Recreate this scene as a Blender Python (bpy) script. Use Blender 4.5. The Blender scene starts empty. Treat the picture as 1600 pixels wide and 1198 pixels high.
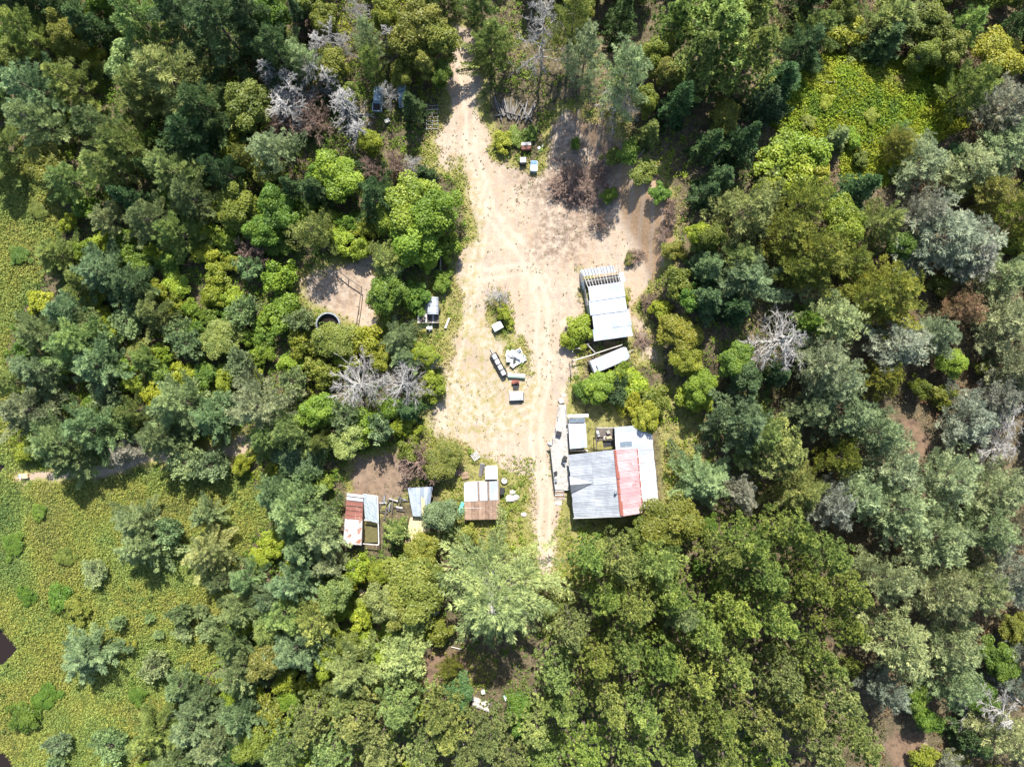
import bpy, math, random
import numpy as np
from mathutils import Vector

# ---------------------------------------------------------------- camera, sky, sun, exposure
scene = bpy.context.scene
C = scene.collection
H = 106.67                      # drone height, metres above the yard
SUN_EL, SUN_SHIFT = math.radians(48.0), -0.06

cam_data = bpy.data.cameras.new('camera')
cam_data.lens = 24.0; cam_data.sensor_width = 36.0
cam_data.clip_start = 0.5; cam_data.clip_end = 3000.0
cam = bpy.data.objects.new('camera', cam_data); C.objects.link(cam)
cam.location = (0, 0, H); cam.rotation_euler = (0, 0, 0)
scene.camera = cam

shadow = Vector((SUN_SHIFT, -1.0, 0)).normalized()
sun_dir = Vector((shadow.x * math.cos(SUN_EL), shadow.y * math.cos(SUN_EL), -math.sin(SUN_EL)))
world = bpy.data.worlds.new('World'); scene.world = world; world.use_nodes = True
nt = world.node_tree
sky = nt.nodes.new('ShaderNodeTexSky'); sky.sky_type = 'NISHITA'; sky.sun_disc = False
sky.sun_elevation = SUN_EL
sky.sun_rotation = math.atan2(-sun_dir.x, -sun_dir.y)
bg = nt.nodes['Background']; bg.inputs['Strength'].default_value = 0.12
nt.links.new(sky.outputs[0], bg.inputs['Color'])
sd = bpy.data.lights.new('sun', 'SUN'); sd.energy = 5.0; sd.angle = math.radians(0.55); sd.color = (1.0, 0.955, 0.88)
so = bpy.data.objects.new('sun', sd); C.objects.link(so)
so.rotation_euler = sun_dir.to_track_quat('-Z', 'Y').to_euler(); so.location = (0, 40, 90)
vs = scene.view_settings
vs.view_transform = 'Standard'; vs.look = 'None'; vs.gamma = 1.0; vs.use_curve_mapping = False
vs.exposure = 1.36
scene.cycles.max_bounces = 6; scene.cycles.diffuse_bounces = 2; scene.cycles.transmission_bounces = 4
scene.cycles.transparent_max_bounces = 6; scene.cycles.caustics_reflective = False; scene.cycles.caustics_refractive = False

# ---------------------------------------------------------------- helpers
rng = np.random.default_rng(11)

def smooth(t): t = np.clip(t, 0, 1); return t * t * (3 - 2 * t)

def poly_sdf(px, py, poly):
    """signed distance in photo pixels (positive inside) of arrays px, py to a polygon"""
    px = np.asarray(px, float); py = np.asarray(py, float)
    d = np.full(px.shape, 1e9); inside = np.zeros(px.shape, bool)
    n = len(poly)
    for i in range(n):
        x0, y0 = poly[i]; x1, y1 = poly[(i + 1) % n]
        ex, ey = x1 - x0, y1 - y0
        t = np.clip(((px - x0) * ex + (py - y0) * ey) / (ex * ex + ey * ey + 1e-9), 0, 1)
        d = np.minimum(d, np.hypot(px - x0 - t * ex, py - y0 - t * ey))
        c = (y0 > py) != (y1 > py)
        with np.errstate(divide='ignore', invalid='ignore'):
            xi = x0 + (py - y0) * ex / (ey if ey != 0 else 1e-9)
        inside ^= c & (px < xi)
    return np.where(inside, d, -d)

def line_sdf(px, py, pts, w):
    px = np.asarray(px, float); py = np.asarray(py, float); d = np.full(px.shape, 1e9)
    for (x0, y0), (x1, y1) in zip(pts[:-1], pts[1:]):
        ex, ey = x1 - x0, y1 - y0
        t = np.clip(((px - x0) * ex + (py - y0) * ey) / (ex * ex + ey * ey + 1e-9), 0, 1)
        d = np.minimum(d, np.hypot(px - x0 - t * ex, py - y0 - t * ey))
    return w - d

def vnoise(x, y, s, seed=0):
    """cheap value noise, arrays"""
    x = np.asarray(x, float) / s; y = np.asarray(y, float) / s
    xi = np.floor(x).astype(np.int64); yi = np.floor(y).astype(np.int64)
    fx = x - xi; fy = y - yi; fx = fx * fx * (3 - 2 * fx); fy = fy * fy * (3 - 2 * fy)
    def hsh(a, b):
        v = np.sin(a * 127.1 + b * 311.7 + seed * 74.7) * 43758.5453
        return v - np.floor(v)
    return (hsh(xi, yi) * (1 - fx) + hsh(xi + 1, yi) * fx) * (1 - fy) + (hsh(xi, yi + 1) * (1 - fx) + hsh(xi + 1, yi + 1) * fx) * fy

# plan of the place, in units of a tenth of a metre (x right, y down, origin 80 m left / 60 m up of the yard's middle)
SAND = [(698, 40), (734, 40), (750, 110), (757, 160), (768, 200), (780, 235), (812, 268), (850, 268), (872, 238), (860, 190), (882, 168), (935, 192),
        (985, 245), (1030, 300), (1046, 340), (1042, 395), (1015, 445), (996, 470), (1004, 520), (1020, 560), (1000, 560), (985, 500), (975, 440), (905, 430), (900, 480),
        (885, 520), (886, 560), (892, 595), (872, 640), (862, 690), (864, 760), (872, 800), (874, 850), (868, 900), (850, 930), (838, 880), (828, 800), (815, 742), (790, 722),
        (740, 706), (690, 690), (676, 670), (676, 640), (694, 600), (702, 550), (714, 500), (716, 450), (724, 400), (738, 350),
        (736, 300), (718, 262), (688, 258), (688, 205), (702, 172), (704, 120)]
ISLE_A = [(768, 448), (790, 444), (802, 470), (806, 510), (796, 535), (776, 528), (764, 490)]
ISLE_B = [(784, 535), (812, 528), (832, 548), (830, 585), (800, 584), (784, 570)]
GLADE = [(476, 440), (520, 412), (560, 405), (590, 398), (592, 440), (584, 480), (592, 502), (545, 512), (500, 500), (478, 475)]
SOUTH = [(650, 1062), (664, 1012), (705, 1008), (735, 1030), (745, 1050), (700, 1068)]
SHEDYARD = [(540, 705), (640, 690), (650, 760), (600, 790), (545, 770)]
TRACK = [(30, 742), (95, 745), (170, 738), (255, 716), (330, 700), (410, 688)]
REDSOIL = [(1398, 640), (1440, 650), (1462, 700), (1452, 735), (1420, 730)]
CORNER = [(1392, 1130), (1435, 1150), (1440, 1230), (1385, 1230), (1386, 1170)]
HOUSEBACK = [(1040, 600), (1080, 640), (1090, 720), (1050, 740), (1035, 690)]
FRONTYARD = [(872, 830), (960, 838), (985, 850), (930, 880), (880, 960), (860, 1000), (850, 940), (868, 890)]
MEADOW = [(-200, 230), (50, 240), (100, 330), (70, 420), (20, 500), (0, 560), (10, 620), (20, 700), (95, 752), (200, 742), (300, 726), (380, 742), (420, 800), (380, 860),
          (345, 960), (340, 1030), (300, 1060), (240, 1120), (190, 1260), (-200, 1260)]
BRIGHT = [(1195, 200), (1235, 115), (1300, 92), (1400, 100), (1500, 125), (1515, 185), (1440, 225), (1390, 275), (1330, 310), (1305, 285), (1305, 235), (1270, 222), (1225, 225)]
PONDS = [[(-60, 980), (0, 985), (12, 998), (26, 1014), (12, 1030), (0, 1043), (-60, 1050)], [(-60, 716), (-2, 723), (11, 730), (0, 738), (-60, 742)],
         [(-60, 1176), (4, 1180), (18, 1198), (0, 1230), (-60, 1240)]]

def bank(px, py):
    xc = np.interp(py, [120, 200, 260, 320, 400, 480, 560, 640], [842, 880, 935, 955, 985, 1005, 1030, 1040])
    fade = smooth((np.asarray(py, float) - 60) / 90) * (1 - smooth((np.asarray(py, float) - 540) / 110))
    return 3.6 * smooth((np.asarray(px, float) + (vnoise(np.asarray(px, float) * .8 + np.asarray(py, float) * .6, np.asarray(py, float) * .8 - np.asarray(px, float) * .6, 70, 9) - .5) * 26 - xc) / 66) * fade * (1 - smooth((np.asarray(px, float) - 1300) / 250))

def ground_h(x, y):
    """terrain height, metres; x, y world metres"""
    px = 800 + np.asarray(x, float) * 10; py = 599 - np.asarray(y, float) * 10
    yard = smooth((np.hypot((px - 790) / 1.0, (py - 600) / 1.35) - 230) / 200)
    z = bank(px, py) + (vnoise(px, py, 90, 1) - .5) * .9 * yard + (vnoise(px, py, 26, 2) - .5) * .22
    for p in PONDS: z = z - 1.0 * smooth((poly_sdf(px, py, p) + 5) / 12) * 1.0
    return z

def gz(x, y): return float(ground_h(np.array([x]), np.array([y]))[0])

def at(px, py, z=0.0):
    """world point at height z that stands at this place of the survey"""
    k = (H - z) / H
    return Vector(((px - 800) / 10 * k, (599 - py) / 10 * k, z))

def mesh_np(name, V, F, mats=(), attrs=None, smooth_shade=False, colors=None):
    me = bpy.data.meshes.new(name)
    V = np.ascontiguousarray(V, np.float32); F = np.ascontiguousarray(F, np.int32); k = F.shape[1]
    me.vertices.add(len(V)); me.vertices.foreach_set('co', V.ravel())
    me.loops.add(F.size); me.loops.foreach_set('vertex_index', F.ravel())
    me.polygons.add(len(F)); me.polygons.foreach_set('loop_start', np.arange(0, F.size, k, dtype=np.int32))
    me.polygons.foreach_set('loop_total', np.full(len(F), k, np.int32))
    if smooth_shade: me.polygons.foreach_set('use_smooth', np.ones(len(F), bool))
    for n, a in (attrs or {}).items():
        at_ = me.attributes.new(n, 'FLOAT', 'POINT'); at_.data.foreach_set('value', np.ascontiguousarray(a, np.float32))
    if colors is not None:
        at_ = me.attributes.new('tintcol', 'FLOAT_COLOR', 'POINT')
        at_.data.foreach_set('color', np.ascontiguousarray(np.c_[colors, np.ones(len(colors))], np.float32).ravel())
    for m in mats: me.materials.append(m)
    me.update(calc_edges=True)
    return me

def tag(o, label=None, cat=None, group=None, kind=None):
    if label: o['label'] = label
    if cat: o['category'] = cat
    if group: o['group'] = group
    if kind: o['kind'] = kind
    return o

def thing(name, label, cat, loc, group=None):
    o = bpy.data.objects.new(name, None); o.empty_display_size = .3; C.objects.link(o)
    o.location = loc
    return tag(o, label, cat, group)

class MB:
    """collects shapes in world metres"""
    def __init__(s): s.v = []; s.f = []
    def add(s, vs, fs):
        b = len(s.v); s.v += [tuple(v) for v in vs]; s.f += [tuple(i + b for i in f) for f in fs]; return s
    def hull8(s, bot, top):
        n = len(bot); vs = list(bot) + list(top)
        fs = [tuple(range(n - 1, -1, -1)), tuple(range(n, 2 * n))] + [(i, (i + 1) % n, n + (i + 1) % n, n + i) for i in range(n)]
        return s.add(vs, fs)
    def box(s, c, size, rz=0.0, tilt=0.0, bev=0.0):
        cx, cy, cz = c; sx, sy, sz = [q / 2 for q in size]; ca, sa = math.cos(rz), math.sin(rz)
        def T(x, y, z):
            x, z = x * math.cos(tilt) + z * math.sin(tilt), -x * math.sin(tilt) + z * math.cos(tilt)
            return (cx + x * ca - y * sa, cy + x * sa + y * ca, cz + z)
        if bev > 0:
            def ring(z, i): return [T(x, y, z) for x, y in ((-sx + i, -sy), (sx - i, -sy), (sx, -sy + i), (sx, sy - i), (sx - i, sy), (-sx + i, sy), (-sx, sy - i), (-sx, -sy + i))]
            def ring2(z, d): return [T(x, y, z) for x, y in ((-sx + bev + d, -sy + d), (sx - bev - d, -sy + d), (sx - d, -sy + bev + d), (sx - d, sy - bev - d), (sx - bev - d, sy - d), (-sx + bev + d, sy - d), (-sx + d, sy - bev - d), (-sx + d, -sy + bev + d))]
            rs = [ring2(-sz, 0), ring2(sz - bev, 0), ring2(sz - bev * .35, bev * .3), ring2(sz, bev * .9)]
            vs = sum(rs, []); fs = [tuple(range(7, -1, -1)), tuple(range(24, 32))]
            for r in range(3): fs += [(r * 8 + i, r * 8 + (i + 1) % 8, r * 8 + 8 + (i + 1) % 8, r * 8 + 8 + i) for i in range(8)]
            return s.add(vs, fs)
        b = [T(-sx, -sy, -sz), T(sx, -sy, -sz), T(sx, sy, -sz), T(-sx, sy, -sz)]
        t = [T(-sx, -sy, sz), T(sx, -sy, sz), T(sx, sy, sz), T(-sx, sy, sz)]
        return s.hull8(b, t)
    def tube(s, p0, p1, r0, r1=None, n=8):
        p0, p1 = Vector(p0), Vector(p1); r1 = r0 if r1 is None else r1
        d = (p1 - p0).normalized(); a = d.orthogonal().normalized(); b = d.cross(a)
        ring = lambda p, r: [p + (a * math.cos(2 * math.pi * i / n) + b * math.sin(2 * math.pi * i / n)) * r for i in range(n)]
        return s.hull8(ring(p0, r0), ring(p1, r1))
    def bar(s, p0, p1, w, h):
        """rectangular bar between two points, h upward"""
        p0, p1 = Vector(p0), Vector(p1); d = (p1 - p0).normalized(); side = d.cross(Vector((0, 0, 1)))
        side = (side.normalized() if side.length > 1e-4 else Vector((1, 0, 0))) * w / 2; up = side.cross(d).normalized() * h / 2
        r = lambda p: [p - side - up, p + side - up, p + side + up, p - side + up]
        return s.hull8(r(p0), r(p1))
    def slab(s, quad, th):
        q = [Vector(p) for p in quad]; n = (q[1] - q[0]).cross(q[2] - q[0]).normalized()
        if n.z < 0: q.reverse(); n = -n
        return s.hull8([p - n * th for p in q], q)
    def build(s, name, mat, parent=None, smooth_shade=False):
        org = Vector(parent.location) if parent is not None else None
        me = bpy.data.meshes.new(name)
        off = org
        if parent is not None and parent.parent is not None: off = Vector(parent.parent.location) + org
        if off is None:
            xs = np.array(s.v); off = Vector((xs[:, 0].mean(), xs[:, 1].mean(), xs[:, 2].min()))
        me.from_pydata([tuple(Vector(v) - off) for v in s.v], [], s.f)
        if smooth_shade: me.polygons.foreach_set('use_smooth', np.ones(len(me.polygons), bool))
        me.materials.append(mat); me.update()
        o = bpy.data.objects.new(name, me); C.objects.link(o)
        if parent is None: o.location = off
        else: o.parent = parent
        return o

# ---------------------------------------------------------------- materials
def newmat(name):
    m = bpy.data.materials.new(name); m.use_nodes = True
    t = m.node_tree; b = t.nodes['Principled BSDF']
    return m, t, b

def N(t, typ, **kw):
    n = t.nodes.new(typ)
    for k, v in kw.items(): setattr(n, k, v)
    return n

def noise(t, scale, detail=6, rough=.6, vec=None, dist=0.0):
    n = N(t, 'ShaderNodeTexNoise'); n.inputs['Scale'].default_value = scale; n.inputs['Detail'].default_value = detail
    n.inputs['Roughness'].default_value = rough; n.inputs['Distortion'].default_value = dist
    if vec is not None: t.links.new(vec, n.inputs['Vector'])
    return n.outputs['Fac']

def ramp(t, fac, stops):
    r = N(t, 'ShaderNodeValToRGB'); e = r.color_ramp.elements
    while len(e) < len(stops): e.new(.5)
    for i, (p, c) in enumerate(stops): e[i].position = p; e[i].color = (*c, 1)
    t.links.new(fac, r.inputs['Fac']); return r.outputs['Color']

def mixc(t, fac, a, b, mode='MIX'):
    m = N(t, 'ShaderNodeMix', data_type='RGBA', blend_type=mode)
    for s, v in ((m.inputs[0], fac), (m.inputs[6], a), (m.inputs[7], b)):
        if isinstance(v, (int, float)): s.default_value = v
        elif isinstance(v, tuple): s.default_value = (*v, 1)
        else: t.links.new(v, s)
    return m.outputs[2]

def math_(t, op, a, b=0.0, c=None):
    m = N(t, 'ShaderNodeMath', operation=op)
    for s, v in zip(m.inputs, (a, b, c)):
        if v is None: continue
        if isinstance(v, (int, float)): s.default_value = v
        else: t.links.new(v, s)
    return m.outputs[0]

def sstep(t, x, lo, hi):
    m = N(t, 'ShaderNodeMapRange', interpolation_type='SMOOTHSTEP')
    t.links.new(x, m.inputs['Value']); m.inputs['From Min'].default_value = lo; m.inputs['From Max'].default_value = hi
    return m.outputs['Result']

def bump(t, b, h, strength=.4, dist=.05):
    n = N(t, 'ShaderNodeBump'); n.inputs['Strength'].default_value = strength; n.inputs['Distance'].default_value = dist
    t.links.new(h, n.inputs['Height']); t.links.new(n.outputs['Normal'], b.inputs['Normal'])

def pos(t): return N(t, 'ShaderNodeNewGeometry').outputs['Position']
def objc(t): return N(t, 'ShaderNodeTexCoord').outputs['Object']

def leaf_mat(name, trans=.3, var=.55, rough=.55, spec=.25):
    """leaf colour = the tree's own colour, varied leaf by leaf"""
    m, t, b = newmat(name)
    oi = N(t, 'ShaderNodeObjectInfo'); a = N(t, 'ShaderNodeAttribute', attribute_name='tint')
    hsv = N(t, 'ShaderNodeHueSaturation')
    t.links.new(oi.outputs['Color'], hsv.inputs['Color'])
    t.links.new(math_(t, 'MULTIPLY_ADD', a.outputs['Fac'], -.05, .525), hsv.inputs['Hue'])
    t.links.new(math_(t, 'MULTIPLY_ADD', a.outputs['Fac'], var * 2, 1 - var), hsv.inputs['Value'])
    t.links.new(hsv.outputs['Color'], b.inputs['Base Color'])
    b.inputs['Roughness'].default_value = rough; b.inputs['Specular IOR Level'].default_value = spec
    tr = N(t, 'ShaderNodeBsdfTranslucent'); t.links.new(hsv.outputs['Color'], tr.inputs['Color'])
    mx = N(t, 'ShaderNodeMixShader'); mx.inputs[0].default_value = trans
    t.links.new(b.outputs[0], mx.inputs[1]); t.links.new(tr.outputs[0], mx.inputs[2])
    t.links.new(mx.outputs[0], t.nodes['Material Output'].inputs['Surface'])
    return m

def cover_mat(name, trans=.25):
    m, t, b = newmat(name)
    a = N(t, 'ShaderNodeAttribute', attribute_name='tintcol')
    t.links.new(a.outputs['Color'], b.inputs['Base Color']); b.inputs['Roughness'].default_value = .65; b.inputs['Specular IOR Level'].default_value = .2
    tr = N(t, 'ShaderNodeBsdfTranslucent'); t.links.new(a.outputs['Color'], tr.inputs['Color'])
    mx = N(t, 'ShaderNodeMixShader'); mx.inputs[0].default_value = trans
    t.links.new(b.outputs[0], mx.inputs[1]); t.links.new(tr.outputs[0], mx.inputs[2])
    t.links.new(mx.outputs[0], t.nodes['Material Output'].inputs['Surface'])
    return m

def bark_mat(name, c0, c1, scale=5):
    m, t, b = newmat(name); f = noise(t, scale, 6, .7, objc(t))
    t.links.new(ramp(t, f, [(.3, c0), (.7, c1)]), b.inputs['Base Color']); b.inputs['Roughness'].default_value = .9
    bump(t, b, f, .5, .03); return m

def wood_mat(name, c0, c1, rough=.85):
    m, t, b = newmat(name)
    f = noise(t, 2.2, 8, .7, objc(t)); g = noise(t, 17, 4, .6, objc(t))
    oi = N(t, 'ShaderNodeObjectInfo')
    k = math_(t, 'ADD', math_(t, 'MULTIPLY_ADD', g, .35, f), math_(t, 'MULTIPLY_ADD', oi.outputs['Random'], .3, -.33))
    t.links.new(ramp(t, k, [(.25, c0), (.75, c1)]), b.inputs['Base Color']); b.inputs['Roughness'].default_value = rough
    bump(t, b, g, .3, .01); return m

def metal_mat(name, col, stain, rust=None, rust_amt=.0, rough=.42, metallic=.0, stain_amt=.5):
    """painted or galvanised sheet with dirt streaks and rust of its own shape"""
    m, t, b = newmat(name); p = pos(t)
    big = noise(t, .45, 6, .65, p, .4); fine = noise(t, 4.5, 7, .75, p)
    oi = N(t, 'ShaderNodeObjectInfo')
    k = math_(t, 'ADD', math_(t, 'MULTIPLY_ADD', fine, .5, big), math_(t, 'MULTIPLY_ADD', oi.outputs['Random'], .25, -.35))
    c = mixc(t, math_(t, 'MULTIPLY', sstep(t, k, .35, .75), stain_amt), col, stain)
    if rust:
        r = math_(t, 'MULTIPLY_ADD', fine, .6, noise(t, .8, 5, .7, p))
        c = mixc(t, sstep(t, r, 1.02 - rust_amt, 1.12 - rust_amt), c, rust)
    t.links.new(c, b.inputs['Base Color']); b.inputs['Roughness'].default_value = rough; b.inputs['Metallic'].default_value = metallic
    bump(t, b, fine, .15, .01)
    return m

def plain(name, col, rough=.6, metallic=0.0, var=.35, scale=3.0, spec=.4):
    m, t, b = newmat(name); f = noise(t, scale, 5, .65, objc(t))
    c1 = tuple(min(1, x * (1 + var)) for x in col); c0 = tuple(x * (1 - var) for x in col)
    t.links.new(ramp(t, f, [(.3, c0), (.7, c1)]), b.inputs['Base Color']); b.inputs['Roughness'].default_value = rough
    b.inputs['Metallic'].default_value = metallic; b.inputs['Specular IOR Level'].default_value = spec; return m

LEAF = leaf_mat('needle', .4, .6); BROAD = leaf_mat('broad_leaf', .35, .45, .5, .3); COVER = cover_mat('ground_plants')
BARK = bark_mat('pine_bark', (.05, .038, .03), (.16, .125, .1)); BIRCH = bark_mat('pale_bark', (.3, .27, .23), (.6, .56, .5))
DEADWOOD = bark_mat('dead_grey_wood', (.19, .18, .165), (.42, .4, .37), 3)
DEADBROWN = bark_mat('dead_brown_wood', (.12, .075, .055), (.3, .21, .16), 3)
OLDWOOD = wood_mat('old_grey_wood', (.17, .155, .14), (.5, .47, .43)); DARKWOOD = wood_mat('dark_old_wood', (.03, .026, .022), (.12, .1, .085))
PALEWOOD = wood_mat('sun_bleached_wood', (.22, .205, .185), (.5, .475, .435)); TANWOOD = wood_mat('tan_plywood', (.36, .27, .14), (.55, .44, .26))
BROWNWOOD = wood_mat('brown_wood', (.12, .075, .05), (.3, .2, .14))
GREYROOF = metal_mat('grey_roof_sheet', (.3, .312, .33), (.17, .182, .2), (.28, .22, .18), .02, .45, .1, .8)
REDROOF = metal_mat('faded_red_roof_sheet', (.31, .165, .17), (.35, .265, .265), (.27, .09, .09), .12, .6, 0, .9)
WHITEROOF = metal_mat('white_roof_sheet', (.4, .41, .43), (.22, .245, .27), (.3, .17, .11), .09, .45, 0, .85)
RUSTYWHITE = metal_mat('rust_stained_white_sheet', (.42, .42, .41), (.28, .27, .26), (.22, .09, .05), .2, .5, 0, .8)
RUSTROOF = metal_mat('rusted_roof_sheet', (.19, .07, .05), (.11, .04, .03), (.32, .2, .15), .14, .8)
RUST = plain('rust', (.2, .065, .045), .85, 0, .5, 6); RUSTDARK = plain('dark_rust', (.12, .045, .03), .8, 0, .5, 6)
SHEDWHITE = metal_mat('silvery_shed_sheet', (.36, .39, .43), (.21, .24, .28), (.26, .22, .2), .09, .45, .0, .9)
TARPBLUE = metal_mat('blue_grey_sheet', (.19, .225, .27), (.36, .4, .44), (.3, .27, .22), .1, .5, 0, .9)
WHITE = plain('white_paint', (.5, .5, .49), .45, 0, .12); CREAM = plain('cream_paint', (.62, .58, .5), .6, 0, .15)
DARK = plain('dark_void', (.02, .02, .022), .8); BLACK = plain('black_rubber', (.018, .018, .02), .7); STEEL = plain('grey_steel', (.28, .3, .32), .4, .5)
TEAL = plain('teal_plastic', (.12, .5, .46), .4, 0, .25); BLUE = plain('blue_plastic', (.07, .15, .36), .4, 0, .3); LIGHTBLUE = plain('pale_blue_paint', (.3, .42, .48), .4, 0, .25)
SIDING = plain('board_siding', (.33, .3, .26), .8, 0, .25); STONE = plain('pale_stone', (.4, .38, .35), .85, 0, .25, 2)
LOGWOOD = wood_mat('weathered_log', (.05, .046, .042), (.22, .205, .185)); GREEN = plain('faded_green_paint', (.16, .26, .2), .55, 0, .3)
def glass_mat(name, col, rough, alpha):
    m, t, b = newmat(name); b.inputs['Base Color'].default_value = (*col, 1); b.inputs['Roughness'].default_value = rough; b.inputs['Alpha'].default_value = alpha
    return m
GLASS = glass_mat('window_glass', (.12, .15, .18), .08, 1.0); FILM = glass_mat('old_clear_film', (.36, .42, .45), .3, .5)

# ---------------------------------------------------------------- ground
def axis(lo, hi, step, far):
    a = list(np.arange(lo, hi + 1e-6, step)); s = step; x = a[-1]; out = []
    while x < far: s *= 1.45; x += s; out.append(x)
    s = step; x = a[0]; neg = []
    while x > -far: s *= 1.45; x -= s; neg.append(x)
    return np.array(neg[::-1] + a + out)
gx = axis(-92, 92, .42, 900); gy = axis(-72, 72, .42, 900)
X, Y = np.meshgrid(gx, gy); X = X.ravel(); Y = Y.ravel()
PX = 800 + X * 10; PY = 599 - Y * 10

def sand_field(px, py):
    jx = (vnoise(px, py, 22, 5) - .5) * 18 + (vnoise(px, py, 60, 15) - .5) * 26; jy = (vnoise(px, py, 22, 6) - .5) * 18 + (vnoise(px, py, 60, 16) - .5) * 26
    x, y = px + jx, py + jy
    s = poly_sdf(x, y, SAND)
    for p in (GLADE, SOUTH): s = np.maximum(s, poly_sdf(x, y, p))
    s = np.maximum(s, line_sdf(x, y, TRACK, 7) - 1)
    s = np.maximum(s, poly_sdf(x, y, CORNER) - 3)
    s = np.maximum(s, poly_sdf(x, y, REDSOIL) - 5)
    s = np.maximum(s, poly_sdf(x, y, SHEDYARD) - 4)
    for p in (ISLE_A, ISLE_B): s = np.minimum(s, -poly_sdf(x, y, p))
    return s
def meadow_field(px, py): return np.maximum(poly_sdf(px, py, MEADOW), poly_sdf(px, py, BRIGHT))
near = (np.abs(X) < 95) & (np.abs(Y) < 75)
sf = np.full(X.shape, -60.0); mf = np.full(X.shape, -60.0); df = np.full(X.shape, 0.0)
sf[near] = sand_field(PX[near], PY[near]); mf[near] = meadow_field(PX[near], PY[near])
earth = np.zeros(X.shape)          # reddish brown soil rather than pale sand
for p in (SOUTH, CORNER, REDSOIL): earth[near] = np.maximum(earth[near], smooth((poly_sdf(PX[near], PY[near], p) + 12) / 12))
bare = np.zeros(X.shape)
for q in (REDSOIL, CORNER, SOUTH): bare[near] = np.maximum(bare[near], smooth((poly_sdf(PX[near], PY[near], q) + 50) / 15))
scar = np.zeros(X.shape); grassy = np.zeros(X.shape)
scar[near] = smooth((poly_sdf(PX[near], PY[near], [(800, 262), (860, 180), (960, 220), (960, 320), (900, 410), (830, 400), (850, 330)]) + 25) / 40)
scar[near] = np.maximum(scar[near], .8 * smooth((poly_sdf(PX[near], PY[near], [(476, 440), (520, 405), (560, 400), (565, 450), (545, 480), (490, 505)]) + 15) / 20))
grassy[near] = np.maximum(smooth((poly_sdf(PX[near], PY[near], [(700, 520), (745, 480), (800, 540), (840, 600), (830, 660), (740, 690), (690, 680)]) + 30) / 50), .8 * smooth((line_sdf(PX[near], PY[near], [(720, 260), (745, 330), (735, 420), (715, 560)], 16) + 10) / 20))
earth[near] = np.maximum(earth[near], .8 * smooth((poly_sdf(PX[near], PY[near], SHEDYARD) + 14) / 12))
rut = np.zeros(X.shape); pxn, pyn = PX[near], PY[near]
for line in ([(714, 60), (728, 150), (742, 240), (770, 330), (822, 400), (846, 470), (852, 560), (842, 640), (838, 700), (848, 780), (856, 880)], [(742, 240), (760, 340), (742, 430), (718, 510), (706, 590), (698, 660)], [(742, 430), (770, 428), (820, 420), (850, 440)], [(706, 600), (740, 650), (790, 660), (835, 640)]):
    d_ = 30 - line_sdf(pxn + (vnoise(pxn, pyn, 60, 14) - .5) * 14, pyn, line, 30)
    rut[near] = np.maximum(rut[near], np.exp(-((d_ - 7.5) / 2.8) ** 2))
lawn = np.zeros(X.shape)
LAWNS = [[(870, 625), (1000, 620), (1045, 600), (1095, 620), (1095, 760), (1040, 800), (1030, 660), (960, 665), (960, 705), (890, 705)], FRONTYARD, [(690, 700), (835, 715), (840, 860), (690, 860)], [(890, 800), (1000, 800), (990, 860), (880, 860)], [(640, 430), (715, 440), (705, 600), (660, 640), (650, 520)]]
for q in LAWNS: lawn[near] = np.maximum(lawn[near], smooth((poly_sdf(PX[near], PY[near], q) + 14) / 20))
slope = np.zeros(X.shape)
slope[near] = smooth((bank(PX[near], PY[near]) - .15) / .6)
Z = ground_h(X, Y)
nx, ny = len(gx), len(gy)
idx = np.arange(nx * ny).reshape(ny, nx)
F = np.stack([idx[:-1, :-1], idx[:-1, 1:], idx[1:, 1:], idx[1:, :-1]], -1).reshape(-1, 4)

m, t, b = newmat('yard_and_forest_ground'); p = pos(t)
A = lambda n: N(t, 'ShaderNodeAttribute', attribute_name=n).outputs['Fac']
n_big = noise(t, .12, 5, .6, p); n_mid = noise(t, .9, 7, .7, p); n_fine = noise(t, 4.2, 8, .75, p); n_spk = noise(t, 9.0, 3, .5, p)
litter = ramp(t, math_(t, 'MULTIPLY_ADD', n_fine, .6, math_(t, 'MULTIPLY', n_mid, .4)), [(.36, (.018, .016, .01)), (.48, (.07, .06, .035)), (.56, (.13, .1, .06)), (.66, (.24, .19, .13))])
meadow_c = ramp(t, math_(t, 'MULTIPLY_ADD', n_fine, .4, math_(t, 'MULTIPLY', n_mid, .6)), [(.3, (.035, .05, .012)), (.55, (.08, .1, .022)), (.75, (.14, .12, .04))])
sand_hi = mixc(t, sstep(t, n_mid, .35, .7), (.36, .3, .23), (.29, .22, .155))
sand_hi = mixc(t, math_(t, 'MULTIPLY', sstep(t, n_big, .4, .65), .75), sand_hi, (.31, .225, .155))
n_pat = noise(t, .22, 7, .72, p, 1.2)
sand_hi = mixc(t, math_(t, 'MULTIPLY', sstep(t, n_pat, .5, .66), .6), sand_hi, (.23, .195, .165))
sand_hi = mixc(t, math_(t, 'MULTIPLY', A('slope'), .85), sand_hi, mixc(t, sstep(t, n_fine, .4, .65), (.29, .185, .1), (.16, .1, .058)))
wave = N(t, 'ShaderNodeTexWave', wave_type='BANDS', bands_direction='X'); wave.inputs['Scale'].default_value = .2; wave.inputs['Distortion'].default_value = 5.0; wave.inputs['Detail'].default_value = 5; wave.inputs['Detail Scale'].default_value = .6
t.links.new(p, wave.inputs['Vector'])
sand_hi = mixc(t, math_(t, 'MULTIPLY', sstep(t, wave.outputs['Fac'], .55, .95), .4), sand_hi, (.27, .225, .185))
sand_hi = mixc(t, math_(t, 'MULTIPLY', sstep(t, n_fine, .52, .7), .65), sand_hi, (.19, .14, .1))
sand_hi = mixc(t, math_(t, 'MULTIPLY', sstep(t, n_spk, .6, .68), .75), sand_hi, (.1, .075, .05))
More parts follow.
